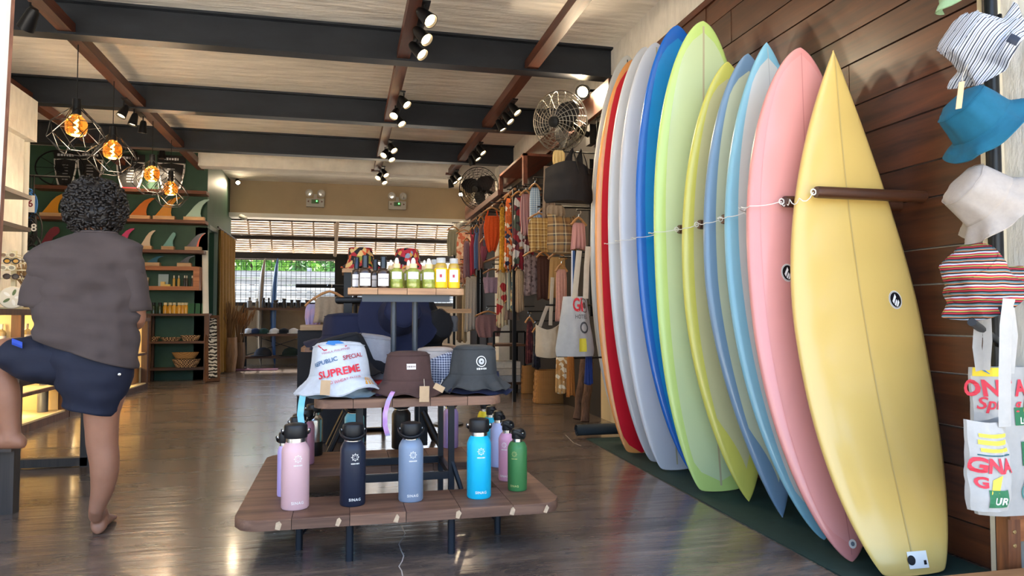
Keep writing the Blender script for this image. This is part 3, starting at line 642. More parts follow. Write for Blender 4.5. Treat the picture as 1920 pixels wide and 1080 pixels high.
for x, y in ((-.18, 3.26), (.03, 3.06), (.45, 3.06), (.70, 3.3), (-.25, 4.2), (.75, 4.2)):
    t.p('leg', MB().lathe([(.016, 0), (.016, TZ - .042)], (x, y, 0), 12), M_tleg)
for a, b_ in (((-.18, 3.26, .05), (-.05, 3.45, .155)), ((.70, 3.3, .05), (.58, 3.5, .155))): t.p('brace', MB().tube([a, b_], .006, 6), M_tleg)
MZ = .625; MX0, MX1, MY0, MY1 = -.13, .74, 3.34, 4.12
for mb in slab(MX0, MX1, MY0, MY1, MZ - .04, MZ, .09, None, 5): t.p('middle_board', mb, M_wtable)
for x, y in ((.08, 3.55), (.52, 3.55), (.08, 3.95), (.52, 3.95)):
    t.p('post', MB().box((x - .014, y - .014, TZ - .19), (x + .014, y + .014, MZ - .04)), M_tleg)
for y in (3.55, 3.95): t.p('crossbar', MB().box((.08, y - .012, TZ + .005), (.52, y + .012, TZ + .04)), M_tleg)
t.p('side_rail', MB().box((.508, 3.56, TZ + .01), (.532, 3.94, TZ + .04)), M_tleg); t.p('brace', MB().tube([(.52, 3.55, .3), (.6, 3.48, .04)], .012, 6), M_tleg)
UZ = 1.14; u0, u1 = at_y(652, 540, 3.6), at_y(871, 540, 3.6)
for mb in slab(u0.x, u1.x, 3.6, 3.85, UZ - .032, UZ, .02, None, 4): t.p('top_board', mb, wood('top_board_wood', '#8a6244', '#c79a70', 'X', 1.5, .55))
t.p('top_frame', MB().box((u0.x + .07, 3.63, UZ - .068), (u1.x - .07, 3.655, UZ - .033)), mat('grey_steel_frame', '#3d4248', .45, .4))
for px in (738, 778):
    p = at_y(px, 600, 3.68); t.p('upright', MB().lathe([(.014, 0), (.014, UZ - .033 - MZ)], (p.x, 3.68, MZ), 12), mat('grey_steel_frame', '#3d4248'))
# pale filler marks along the plank edges
for k, f in enumerate((.13, .3, .47, .66, .83, .94)):
    x = TX0 + (TX1 - TX0) * f; t.p('filler_patch', MB().prism([(x - .012, TZ - .036), (x + .006 - .004 * (k % 2), TZ - .041), (x + .013, TZ - .018), (x + .004, TZ - .006), (x - .009 + .004 * (k % 3), TZ - .012)], .004, Matrix.Translation((0, TY0 - .0025, 0))), mat('pale_filler', '#c6ab8c', .8, vary=.2, scale=60))
# ------------------------------------------------------------------ insulated bottles
def flask(px, py, width, top, col, label, yaw=0., logo='#e8e6e0', style='loop', Z=TZ, steel=False, rough=.42, knob=False, text=True):
    c = at_z(px, py, Z + .001); depth = (_M.transposed() @ (c - EYE)).z * -1
    r = width / 2 * depth / FPX; c = c + Vector((ray(px, py).x, ray(px, py).y, 0)).normalized() * r
    H = (py - top) * depth / FPX * 1.0 + .0; hb = H * .78
    t = T('insulated_bottle', c, label, 'bottle', 'insulated bottles on the display table')
    M0 = mat('flask_' + col, col, rough, .1, vary=.0)
    prof = [(r * .001, 0), (r * .93, 0), (r, .006), (r, hb * .86), (r * .97, hb * .9), (r * .82, hb * .965), (r * .72, hb * .99), (r * .70, hb)]
    if steel:
        t.p('body', MB().lathe([(r * .985, H * .25)] + [(r, H * .26)] + prof[3:], c, 32), M_chrome, smooth=50); t.p('lower_sleeve', MB().lathe(prof[:3] + [(r, H * .27), (r * .9, H * .275)], c, 32), M_blackp)
    else: t.p('body', MB().lathe(prof, c, 32), M0, smooth=50)
    nr = r * (.68 if style != 'narrow' else .5)
    t.p('steel_neck', MB().lathe([(nr, hb), (nr, hb + H * .05)], c, 28), M_chrome)
    cr = r * (.84 if style != 'narrow' else .58)
    cap = t.p('cap', MB().lathe([(cr * .96, hb + H * .05), (cr, hb + H * .06), (cr, H * .965), (cr * .94, H * .985), (cr * .55, H), (.001, H)], c, 28), M_blackp)
    A = lambda a, rr, z: c + Vector((rr * math.cos(a), rr * math.sin(a), z))
    va = math.atan2(EYE.y - c.y, EYE.x - c.x) + yaw      # direction of the bottle's front
    zc = (hb + H * .05 + H) / 2
    for s in (-1, 1): t.p('handle_pin', MB().lathe([(.001, .006), (.006, .005), (.007, 0)], A(va + s * PI / 2, cr + .002, zc), 10, dir_matrix(A(va + s * PI / 2, 1, 0) - c), cap=False), M_chrome, cap)
    if style == 'loop':     # carry strap hanging forward round the cap
        pts = [A(va + s, (cr + .008) * (1 + .10 * math.cos(s)), zc - .035 * math.cos(s) ** 1.0 * (H / .36)) for s in [(-1 + 2 * k / 14) * PI / 2 for k in range(15)]]
        t.p('carry_strap', MB().tube(pts, .009 * H / .36, 8, flat=.55), M_blackp, cap)
    elif style == 'narrow':
        pts = [A(va + PI / 2 + s, (cr + .008), zc + .03 * math.sin(abs(s)) - .02) for s in [(-1 + 2 * k / 12) * PI * .5 for k in range(13)]]
        t.p('carry_strap', MB().tube(pts, .009, 8, flat=.6), M_blackp, cap)
    elif style == 'back':
        pts = [A(va + PI + s, (cr + .008) * (1 + .10 * math.cos(s)), zc - .03 * math.cos(s)) for s in [(-1 + 2 * k / 14) * PI / 2 for k in range(15)]]
        t.p('carry_strap', MB().tube(pts, .009, 8, flat=.55), M_blackp, cap)
    if text:
        Ml = mat('print_' + logo, logo, .5); la = va + .18
        S = lambda x, y, z0: c + Vector((math.cos(la + x / r), math.sin(la + x / r), 0)) * (r + .0012) + Vector((0, 0, z0 + y))
        k = H / .36; mb = MB(); zl = H * .60
        ring = lambda ra: [S(-ra * math.sin(2 * PI * j / 24) * -1, ra * math.cos(2 * PI * j / 24), zl) for j in range(24)]
        for ra, rb in ((.0135, .0115), (.0075, .0065)):
            a1, a2 = ring(ra * k), ring(rb * k); mb.add(a1 + a2, [(j, (j + 1) % 24, 24 + (j + 1) % 24, 24 + j) for j in range(24)])
        for j in range(8):
            a = 2 * PI * j / 8; e = lambda rr, da: S(rr * k * math.sin(a + da), rr * k * math.cos(a + da), zl)
            mb.add([e(.0125, -.18), e(.019, 0), e(.0125, .18)], [(0, 1, 2)])
        t.p('sun_emblem', mb, Ml, smooth=False)
        t.p('tagline', bars_mb(6, .008 * k, fn=lambda x, y: S(x, y, zl - .028 * k)), Ml, smooth=False)
        t.p('brand_print', text_mb('SINAG', .0165 * k, .0003, fn=lambda x, y: S(x, y, H * .085), spacing=1.15), Ml, smooth=False)
    return t
# ------------------------------------------------------------------ front row first, then the others behind
flask(553, 958, 52, 798, '#d9b1b4', 'tall dusty pink insulated bottle at the front left corner of the table', style='back')
flask(661, 951, 48, 797, '#1d2436', 'tall navy insulated bottle, second in the front row')
flask(770, 943, 47, 795, '#7f8fa6', 'tall slate grey insulated bottle in the middle of the front row')
flask(898, 937, 46, 788, '#12b6e0', 'tall bright turquoise insulated bottle in the front row', style='back')
flask(970, 922, 37, 806, '#3f7a45', 'short forest green insulated bottle at the right corner', style='narrow', yaw=-.5, logo='#a9b06a')
flask(532, 932, 25, 812, '#b9a6dc', 'lavender insulated bottle half hidden behind the dusty pink one', style='back', text=False)
flask(556, 905, 30, 783, '#b8a0d8', 'pale purple insulated bottle third in the left row', style='back', text=False)
flask(560, 889, 30, 778, '#dcaab8', 'rose insulated bottle fourth in the left row', style='back', text=False)
flask(574, 872, 30, 769, '#c78fa4', 'mauve insulated bottle beside the steel one', text=False)
flask(588, 856, 33, 759, '#888888', 'bare steel insulated bottle with black lower sleeve', steel=True, style='back', text=False)
flask(664, 852, 37, 756, '#6fc3dd', 'light blue insulated bottle at the back left behind the tier post', text=False)
flask(752, 843, 36, 750, '#141519', 'matt black insulated bottle at the back of the base tier', text=False)
flask(845, 841, 29, 748, '#b39bd6', 'lilac insulated bottle at the back behind the black posts', style='back', text=False)
flask(908, 848, 26, 752, '#e3cf2e', 'yellow insulated bottle at the rear of the right row', style='narrow', text=False)
flask(920, 862, 30, 763, '#1fb4d8', 'turquoise insulated bottle second from the rear in the right row', style='narrow', text=False)
flask(934, 877, 30, 772, '#b9bfe6', 'periwinkle insulated bottle in the right row', style='narrow', text=False)
flask(950, 903, 31, 790, '#d69ab4', 'orchid pink insulated bottle beside the green one', style='narrow', yaw=-.5)
# ------------------------------------------------------------------ bottles on the top tier
def lathe_bottle(px, w_, h_, Y, Z, kind, label, group):
    p = at_y(px, 500, Y); p.z = Z; d = (_M.transposed() @ (p - EYE)).z * -1; r = w_ / 2 * d / FPX; H = h_ * d / FPX
    t = T('toiletry_bottle', p, label, 'bottle', group)
    va = math.atan2(EYE.y - p.y, EYE.x - p.x)
    S = lambda a, z, off=.0012: p + Vector((math.cos(va + a) * (r + off), math.sin(va + a) * (r + off), z))
    def patch(a0, a1, z0, z1, m, nm, off=.0012): t.p(nm, MB().grid([[S(a0 + (a1 - a0) * k / 10, z0, off) for k in range(11)], [S(a0 + (a1 - a0) * k / 10, z1, off) for k in range(11)]]), m, smooth='all')
    if kind == 'amber':
        t.p('glass', MB().lathe([(.001, 0), (r * .96, 0), (r, .004), (r, H * .50), (r * .8, H * .58), (r * .45, H * .62), (r * .45, H * .64)], p, 24), mat('brown_glass', '#38251c', .12, coat=.6), smooth=50)
        t.p('pump_cap', MB().lathe([(r * .5, H * .64), (r * .5, H * .98), (r * .4, H), (.001, H)], p, 20), mat('gunmetal', '#3b3f45', .25, .9)); patch(-.85, .85, H * .07, H * .45, mat('paper_label', '#e6e2e2', .7), 'paper_label')
        t.p('label_script', bars_mb(7, .009, fn=lambda x, y: S(x / r, y + H * .3, .002)), mat('label_ink', '#8d8480'), smooth=False)
    elif kind == 'dropper':
        t.p('glass', MB().lathe([(.001, 0), (r * .96, 0), (r, .004), (r, H * .52), (r * .75, H * .62), (r * .45, H * .66), (r * .45, H * .68)], p, 24), mat('herb_oil_glass', '#a9b24e', .08, trans=.35, vary=.35, scale=45, coat=.5), smooth=50)
        t.p('collar', MB().lathe([(r * .55, H * .66), (r * .55, H * .80), (r * .5, H * .805)], p, 18), mat('cream_collar', '#f0cf9c', .5)); t.p('rubber_teat', MB().lathe([(r * .34, H * .8), (r * .32, H * .9), (r * .2, H * .98), (.001, H)], p, 16), mat('white_rubber', '#f1ede6', .5)); patch(-.8, .8, H * .30, H * .53, mat('paper_label', '#e6e2e2'), 'paper_label')
    else:
        t.p('bottle', MB().lathe([(.001, 0), (r * .97, 0), (r, .004), (r, H * .70), (r * .9, H * .78), (r * .68, H * .84)], p, 24), mat('clear_amber_oil', '#d9b24a', .08, trans=.4, coat=.5), smooth=50)
        t.p('cap', MB().lathe([(r * .72, H * .82), (r * .72, H * .99), (r * .68, H)], p, 20), mat('clear_cap', '#d8d6d2', .15, trans=.4)); patch(-1.5, 1.5, H * .03, H * .66, mat('yellow_label', '#f3c51d', .5), 'yellow_label')
        patch(-.75, .75, H * .22, H * .62, mat('pale_blue_label', '#dfe6f2', .5), 'round_panel', .0018); patch(-.2, .15, H * .36, H * .46, mat('red_berry', '#b03038', .5), 'berry_print', .0024)
Gt = 'toiletry bottles on the top tier'
YT = 3.66
for px, w_, h_, k, lab, Y in [(685, 25, 62, 'amber', 'brown glass pump bottle with white label at the left end', YT), (719, 25, 60, 'amber', 'brown glass pump bottle with white label, second from left', YT), (669, 20, 60, 'amber', 'brown glass pump bottle set back at the far left corner', YT + .11), (704, 20, 56, 'amber', 'brown glass pump bottle set back between the two front ones', YT + .11),
                        (744, 24, 58, 'dropper', 'herb oil dropper bottle next to the brown pump bottles', YT), (775, 26, 58, 'dropper', 'herb oil dropper bottle in the middle of the top tier', YT), (804, 25, 57, 'dropper', 'herb oil dropper bottle beside the yellow ones', YT), (733, 19, 55, 'dropper', 'herb oil dropper bottle set back behind the first dropper', YT + .1), (766, 20, 55, 'dropper', 'herb oil dropper bottle set back behind the middle dropper', YT + .1), (796, 20, 55, 'dropper', 'herb oil dropper bottle set back behind the last dropper', YT + .1),
                        (827, 24, 58, 'oil', 'yellow labelled oil bottle second from the right', YT), (851, 22, 57, 'oil', 'yellow labelled oil bottle at the right end', YT), (815, 18, 56, 'oil', 'yellow labelled oil bottle set back behind the pair', YT + .1)]:
    lathe_bottle(px, w_, h_, Y, UZ, k, lab, Gt)
# ------------------------------------------------------------------ bucket hats
CROWN = [(.001, .196), (.05, .197), (.082, .192), (.096, .180), (.101, .165), (.108, .12), (.115, .075), (.118, .062)]
BRIM = [(.118, .062), (.124, .052), (.130, .045), (.137, .036), (.144, .029), (.151, .020), (.158, .012), (.165, .003)]
def hat(loc, R, s, m, label, group, brim_m=None, squash=1., soft=.006, seed=0, flare=1., patch=None, prints=None, name='bucket_hat', dent=0., tag_at=None):
    Rm = Euler(R).to_matrix().to_4x4(); L = Vector(loc)
    def F(a, r, z, off=0):
        w_ = soft * (2 * nz((math.cos(a) * 1.5, math.sin(a) * 1.5, z * 6), 1.3, seed)) * (1 + 2.5 * max(0, r - .118) / .05)
        zz = z * squash + w_ * .9 * max(0, min(1, (r - .118) / .02)) - dent * max(0, 1 - (r / .09) ** 2) * (1 if z > .17 else 0)
        rr = r * (1 + (flare - 1) * max(0, (r - .118) / .047)) + w_ + off
        return L + Rm.to_3x3() @ (Vector((rr * math.sin(a), -rr * math.cos(a), zz)) * s)     # a = 0 faces -Y
    n = 48
    t = T(name, loc, label, 'hat', group)
    ring = lambda r, z, off=0: [F(2 * PI * j / n, r, z, off) for j in range(n)]
    crown = t.p('crown', MB().rings([ring(r, z) for r, z in CROWN] + [ring(r - .004, z - .004) for r, z in CROWN[::-1]], cap=False), m, smooth=70)
    br = []
    for i, (r, z) in enumerate(BRIM): br += [ring(r - .0012, z + .0005), ring(r, z - .0018)] if 0 < i < len(BRIM) - 1 else [ring(r, z)]
    t.p('brim', MB().rings(br + [ring(r - .002, z - .005) for r, z in BRIM[::-1]], cap=False), brim_m or m, smooth=35)
    t.p('seam', MB().tube([F(2 * PI * j / n, .0975, .180, .0015) for j in range(n)], .0016 * s, 5, True), brim_m or m, crown)
    def S(x, z, off=.002):     # x metres to the viewer's right of the front, z height up the crown/brim slope
        if z >= .062: r = .118 - (z - .062) * (.118 - .101) / (.165 - .062)
        else: r = .118 + (.062 - z) * .047 / .059
        return F(x / r, r, z, off)
    if patch:
        x, z, w_, h_, mm = patch[:5]
        t.p('label_patch', MB().grid([[S(x + w_ * (i / 6 - .5), z + h_ * (j / 4 - .5), .0025) for i in range(7)] for j in range(5)]), mm, smooth='all')
    for item in prints or []:
        kind = item[0]
        if kind == 'text':
            _, st, size, x, z, tilt, col, bold, sh = item
            ct, sn = math.cos(tilt), math.sin(tilt)
            t.p('lettering', text_mb(st, size, bold, fn=lambda a, b_: S(x + a * ct - b_ * sn, z + a * sn + b_ * ct, .0032), shear=sh), mat('ink_' + col, col, .7), smooth=False)
        elif kind == 'bars':
            _, n_, size, x, z, col = item; t.p('small_print', bars_mb(n_, size, fn=lambda a, b_: S(x + a, z + b_, .0035)), mat('ink_' + col, col, .7), smooth=False)
        elif kind == 'ring':
            _, x, z, r0, r1, col = item; k = 28
            mb = MB(); mb.add([S(x + r0 * math.cos(2 * PI * j / k), z + r0 * math.sin(2 * PI * j / k), .003) for j in range(k)] + [S(x + r1 * math.cos(2 * PI * j / k), z + r1 * math.sin(2 * PI * j / k), .003) for j in range(k)], [(j, (j + 1) % k, k + (j + 1) % k, k + j) for j in range(k)])
            t.p('round_emblem', mb, mat('ink_' + col, col, .7), smooth=False)
        elif kind == 'poly':
            _, pts, col = item; t.p('printed_mark', MB().add([S(x, z, .003) for x, z in pts], [tuple(range(len(pts)))]), mat('ink_' + col, col, .7), smooth=False)
    return t
cloth = lambda key, c, v=.06: mat(key, c, .9, vary=v, scale=60, bump=.15, dist=.002)
GH = 'bucket hats on the middle tier'
def seat(px, py, Y): return at_y(px, py, Y)
M_sack = cloth('flour_sack_cotton', '#bfc5ce'); M_brownc = cloth('brown_canvas', '#4b3531'); M_char = cloth('charcoal_canvas', '#3b3d3e'); M_navy = cloth('navy_canvas', '#191f3c'); M_blk = cloth('black_canvas', '#17181d')
M_gray = cloth('pale_grey_linen', '#a19ea2'); M_ging = ramp_mat('blue_gingham', [(0, '#20305a'), (.5, '#c3cadb')], 'wave', 26, 'X', .9, tex2=('Z',)); M_card = mat('kraft_card', '#b79a78', .8, vary=.08, scale=30)
p = at_y(635, 726, 3.50); p.z = MZ + .018
hat(p, (-.12, .0, 0), 1.2, M_sack, 'white flour-sack bucket hat printed REPUBLIC SPECIAL and SUPREME', GH, soft=.006, seed=7, flare=1.06, prints=[
    ('text', 'REPUBLIC', .023, -.052, .112, .26, '#2a5a86', .0003, 0), ('text', 'SPECIAL', .024, .056, .134, .2, '#a82f3c', .0003, 0), ('text', 'SUPREME', .040, .004, .074, .2, '#cf2d3f', .0010, 0), ('text', 'HARD WHEAT FLOUR', .0145, .012, .042, .18, '#c0485a', 0, 0), ('text', 'MANILA, PHILIPPINES', .0115, -.01, .155, .2, '#a8667a', 0, 0),
    ('poly', [(-.05, .182), (-.02, .176), (.02, .184), (.0, .194), (-.04, .194)], '#2f6fb0'), ('poly', [(-.085, .176), (-.083, .180), (-.055, .160), (.03, .176), (.03, .172), (-.055, .155)], '#b8303c'), ('poly', [(.092, .012), (.098, .05), (.104, .052), (.1, .012)], '#d79a3c'), ('poly', [(.106, .012), (.11, .052), (.116, .054), (.113, .012)], '#d79a3c'), ('poly', [(.12, .012), (.122, .05), (.128, .052), (.126, .012)], '#d79a3c')])
p = at_y(765, 720, 3.47); p.z = MZ + .012
hat(p, (0, 0, .1), 1.0, M_brownc, 'chocolate brown bucket hat with small white label in the middle', GH, seed=5, soft=.005, patch=(-.005, .13, .042, .026, mat('woven_label', '#d8cfc8', .8)), prints=[('bars', 5, .010, -.005, .13, '#8a7a76')])
p = at_y(888, 714, 3.50); p.z = MZ + .03
hat(p, (0, 0, .05), 1.04, M_char, 'charcoal bucket hat with white round emblem at the right', GH, seed=8, soft=.007, flare=1.05, prints=[('ring', .012, .125, .025, .021, '#e6e6e2'), ('ring', .012, .125, .014, .004, '#c9c9c6'), ('bars', 6, .011, .012, .092, '#e6e6e2')])
def place(px, py, Y, z): q = at_y(px, py, Y); q.z = z; return q
hat(place(892, 720, 3.53, MZ + .004), (0, 0, 0), 1.08, M_navy, 'navy bucket hat flattened under the charcoal one', GH, squash=.5, seed=2)
hat(place(640, 728, 3.53, MZ + .004), (0, 0, .4), 1.05, cloth('dusty_blue_canvas', '#8fa3b4'), 'dusty blue hat pressed flat under the flour-sack hat', GH, squash=.35, seed=4)
hat(place(700, 728, 3.6, MZ + .003), (0, 0, .4), .85, cloth('lilac_canvas', '#b78fc4'), 'lilac hat pressed flat beside the chocolate brown one', GH, squash=.18, seed=6)
hat(place(652, 690, 3.80, MZ + .045), (-.05, -.25, 0), 1.2, M_blk, 'plain black bucket hat behind the flour-sack hat', GH, seed=9, soft=.008)
hat(place(690, 700, 3.93, MZ + .06), (.0, .12, 0), 1.12, M_gray, 'pale grey linen bucket hat between the black and brown ones', GH, seed=10, brim_m=M_gray)
hat(place(817, 700, 3.80, MZ + .02), (0, 0, 0), .98, cloth('oat_linen', '#b9aca2'), 'oatmeal linen bucket hat between the brown and charcoal ones', GH, seed=11)
hat(place(848, 712, 3.66, MZ + .01), (-.1, -.35, 0), .9, M_ging, 'blue gingham bucket hat tucked beside the charcoal one', GH, seed=12)
hat(place(705, 716, 3.72, MZ + .003), (0, 0, 0), .8, cloth('scarlet_canvas', '#a01c24'), 'scarlet hat pressed flat under the black one', GH, squash=.3, seed=13)
def card(px, py, Y, w_, h_, label, tilt=0.):
    p = at_y(px, py, Y); t = T('price_tag', p, label, 'price tag', 'kraft price tags'); M_ = Matrix.Translation(p) @ Matrix.Rotation(tilt, 4, 'Y')
    t.p('card', MB().box((-w_ / 2, -.001, -h_), (w_ / 2, .001, 0), M_), M_card); t.p('string', MB().tube([M_ @ Vector((0, 0, -.006)), M_ @ Vector((0, .03, .03))], .0012, 5), mat('twine', '#cfc6b4', .9))
card(611, 713, 3.285, .042, .065, 'kraft paper price tag hanging from the flour-sack hat', .06)
card(796, 724, 3.325, .045, .072, 'kraft paper price tag hanging under the brown hat', .02)
card(826, 722, 3.32, .05, .028, 'small kraft tag lying at the table edge near the charcoal hat', .5)
def ribbon(pts, w_, m, label):
    t = MB(); rows = [[Vector(q) + Vector((-w_ / 2, 0, 0)), Vector(q) + Vector((w_ / 2, .004, 0))] for q in pts]; t.grid(rows); t.grid([[q + Vector((0, .0015, 0)) for q in r] for r in rows]); solo('ribbon', t, m, label, 'ribbon')
ribbon([at_y(x, y, Y) for x, y, Y in [(742, 728, 3.40), (736, 736, 3.32), (728, 752, 3.315), (722, 775, 3.315), (722, 798, 3.315), (727, 817, 3.315)]], .022, ramp_mat('tie_dye_ribbon', [(0, '#e6dff0'), (.5, '#c78fc9'), (.75, '#6fb6d8')], 'noise', 14, interp='LINEAR'), 'pastel tie-dye ribbon hanging from the middle tier')
ribbon([at_y(x, y, Y) for x, y, Y in [(576, 728, 3.45), (568, 740, 3.40), (565, 758, 3.40), (563, 778, 3.40), (566, 800, 3.40)]], .028, ramp_mat('aqua_ribbon', [(0, '#e8f2f6'), (.5, '#7cc9dc'), (.75, '#3d63c0')], 'noise', 9, interp='LINEAR'), 'aqua ribbon hanging from the left end of the middle tier')
# ------------------------------------------------------------------ second display stand behind
YS = 5.35
t = T('hat_stand', (at_y(720, 700, YS).x, YS + .25, 0), 'black steel hat stand with small wooden top shelf behind the table', 'stand')
q0, q1 = at_y(641, 503, YS), at_y(800, 503, YS); zt = q0.z
xc = (at_y(652, 600, YS).x, at_y(795, 600, YS).x)
for mb in slab(q0.x, at_y(846, 503, YS).x, YS - .02, YS + .4, zt - .03, zt, .02, None, 4): t.p('top_board', mb, mat('x') if False else wood('top_board_wood', '#8a6244', '#c79a70', 'X'))
za = at_y(700, 563, YS).z
t.p('ring_frame', MB().tube([(xc[0] - .08, YS, za), (xc[1] + .02, YS, za), (xc[1] + .02, YS + .4, za), (xc[0] - .08, YS + .4, za)], .022, 8, True), M_black)
for x in xc:
    for y in (YS + .03, YS + .36): t.p('upright', MB().box((x - .03, y - .03, .05), (x + .03, y + .03, zt - .03)), M_black)
zm = .78
for mb in slab(xc[0] - .32, xc[1] + .25, YS - .12, YS + .5, zm - .03, zm, .05, None, 5): t.p('middle_board', mb, M_wtable)
for x, y, dx in ((xc[0], YS, -.14), (xc[1], YS, .14), (xc[0], YS + .38, -.14), (xc[1], YS + .38, .14)): t.p('leg', MB().tube([(x, y, .3), (x + dx, y + (-.1 if y < YS + .1 else .1), 0)], .022, 8), M_black)
M_batik = ramp_mat('batik_print', [(0, '#1a1416'), (.3, '#a3202c'), (.5, '#d0562e'), (.7, '#8a8a2a'), (.85, '#d9b070')], 'cells', 32); M_batik2 = ramp_mat('batik_print_red', [(0, '#15121a'), (.3, '#b02034'), (.6, '#c23a34'), (.8, '#d9a050'), (.9, '#8b94a8')], 'cells', 36)
GB = 'bucket hats on the rear stand'
hat(place(676, 505, YS + .12, zt + .003), (0, 0, .2), .85, M_batik, 'orange batik bucket hat on the rear shelf behind the brown bottles', GB, seed=21, dent=.02)
hat(place(764, 490, YS + .14, zt + .003), (0, 0, .1), .84, M_batik2, 'red and black batik bucket hat on the rear shelf', GB, seed=22)
hat(place(745, 608, YS - .15, za - .14), (1.25, 0, .1), 1.25, M_navy, 'wide navy sun hat hung face-on behind the tier posts', GB, seed=23, flare=1.35)
hat(place(650, 640, YS - .05, zm + .004), (-.05, 0, 0), 1.5, M_navy, 'large navy brimmed hat behind the black one', GB, seed=24, flare=1.15, squash=.8)
hat(place(797, 606, YS + .05, za - .22), (1.3, 0, .6), 1.1, M_blk, 'black sun hat hanging behind the wide navy one', GB, seed=25, flare=1.2)
# ------------------------------------------------------------------ the man leaning on the table
PY = 3.66
def W(px, py, Y=PY): return at_y(px, py, Y)
def oval(c, a, b_, X=(1, 0, 0), Y=(0, 1, 0), n=24, e=2.3):
    X = Vector(X).normalized(); Y = Vector(Y).normalized(); r = []
    for j in range(n):
        t_ = 2 * PI * j / n; cx, sx = math.cos(t_), math.sin(t_); r.append(Vector(c) + X * (a * math.copysign(abs(cx) ** (2 / e), cx)) + Y * (b_ * math.copysign(abs(sx) ** (2 / e), sx)))
    return r
PXM = 1 / 395.
def limb(path, n=20, folds=0., seed=0, e=2.1, cap=True):
    """path: (point, half-width, half-depth); rings perpendicular to the path"""
    pts = [Vector(p[0]) for p in path]; rs = []
    for i, (p, a, b_) in enumerate(path):
        t_ = (pts[min(i + 1, len(pts) - 1)] - pts[max(i - 1, 0)]).normalized(); d = Vector((0, 1, 0)); d = (d - t_ * d.dot(t_)).normalized() if abs(t_.y) < .9 else Vector((0, 0, 1)); x = d.cross(t_).normalized()
        ring = oval(p, a, b_, x, d, n, e)
        if folds: ring = [q + (q - Vector(p)).normalized() * folds * nz(q, 14, seed) for q in ring]
        rs.append(ring)
    return rs
def dense(path, k=4):
    out = []
    for i in range(len(path) - 1):
        (p0, a0, b0), (p1, a1, b1) = path[i], path[i + 1]
        pm = Vector(path[i - 1][0]) if i else Vector(p0) * 2 - Vector(p1); pn = Vector(path[i + 2][0]) if i + 2 < len(path) else Vector(p1) * 2 - Vector(p0); p0 = Vector(p0); p1 = Vector(p1)
        for j in range(k):
            u = j / k; q = .5 * ((2 * p0) + (p1 - pm) * u + (2 * pm - 5 * p0 + 4 * p1 - pn) * u * u + (3 * p0 - pm - 3 * p1 + pn) * u ** 3); out.append((q, a0 + (a1 - a0) * u, b0 + (b1 - b0) * u))
    return out + [path[-1]]
M_skin = mat('skin', '#95674f', .5, vary=.07, scale=14); M_skin.node_tree.nodes['Principled BSDF'].inputs['Subsurface Weight'].default_value = .08
M_shirt = mat('washed_grey_tee', '#463c3a', .95, vary=.08, scale=9, bump=.25, dist=.004); M_shorts = mat('navy_shorts_cloth', '#12172a', .8, vary=.1, scale=8, bump=.15)
M_hair = mat('black_hair', '#150e0a', .5, vary=.35, scale=50)
foot0 = at_z(178, 1000, 0)
man = T('person', (foot0.x, foot0.y, 0), 'barefoot person with dark curly hair, grey T-shirt and navy shorts, one leg raised', 'person')
PPX = lambda v: v * PXM
# body: one continuous mesh of joined lofts (legs, trunk, arms, neck, head)
body = MB()
yl = foot0.y + .02
leg = dense([(W(196, 690), PPX(44), .085), (W(194, 735), PPX(38), .085), (W(191, 775), PPX(29), .078), (W(191, 805), PPX(27), .07), (W(192, 835), PPX(26), .064), (W(196, 862), PPX(24.5), .064), (W(196, 888), PPX(23), .062), (W(192, 918), PPX(19), .05), (W(184, 945), PPX(14.5), .04), (W(179, 966), PPX(12), .036)], 3)
ak = Vector((W(178, 980).x, yl + .0, .085))
leg += [(ak, PPX(12.5), .04), (Vector((ak.x, yl + .01, .05)), .036, .055)]
body.rings(limb(leg, 22))
# standing foot pointing away from the camera, toes splayed
fd = Vector((-.16, .987, 0)); fs = Vector((.987, .16, 0)); fb = Vector((ak.x, yl, 0))
rs = []
for u, hw_, h_, zc in [(-.062, .012, .018, .022), (-.05, .03, .03, .034), (-.02, .037, .045, .046), (.03, .035, .045, .047), (.09, .042, .032, .034), (.15, .05, .022, .024), (.19, .048, .015, .017), (.205, .03, .01, .014)]:
    rs.append([fb + fd * u + fs * (hw_ * math.cos(2 * PI * j / 18)) + Vector((0, 0, max(.002, zc + h_ * math.sin(2 * PI * j / 18)))) for j in range(18)])
body.rings(rs)
for k in range(5):
    o = (k - 2) * .021; b0 = fb + fd * .17 + fs * o; ln = .055 - .006 * abs(k - 1)
    body.tube([b0 + Vector((0, 0, .018)), b0 + fd * ln * .6 + Vector((0, 0, .017)), b0 + fd * ln + Vector((0, 0, .011))], [.011, .0105, .006], 8)
# raised left leg: thigh across the table corner, shin hanging, foot on the rail
knee = W(-16, 668, PY + .03)
body.rings(limb(dense([(W(165, 695), PPX(40), .085), (W(110, 680), PPX(38), .085), (W(60, 668), PPX(33), .08), (W(20, 664, PY + .02), PPX(30), .072), (knee, PPX(26), .06)], 3), 22))
shin = dense([(knee + Vector((-.012, 0, .035)), .05, .05), (knee + Vector((-.005, 0, -.03)), PPX(26), .062), (W(4, 720, PY + .03), PPX(25), .06), (W(11, 755, PY + .03), PPX(23), .055), (W(16, 785, PY + .03), PPX(18), .043), (W(19, 806, PY + .03), PPX(16), .038), (W(20, 826, PY + .03), PPX(17), .04)], 3)
body.rings(limb(shin, 22))
hb_ = W(22, 831, PY + .03); rs = []
for u, hw_, h_, zc in [(.058, .012, .02, .0), (.045, .03, .033, .002), (.015, .038, .045, .012), (-.04, .036, .044, .012), (-.1, .041, .03, -.002), (-.155, .047, .02, -.012), (-.19, .045, .014, -.016), (-.205, .028, .01, -.018)]:
    rs.append([hb_ + Vector((u, hw_ * math.cos(2 * PI * j / 18), zc + h_ * math.sin(2 * PI * j / 18) * (1 if math.sin(2 * PI * j / 18) > 0 else .85))) for j in range(18)])
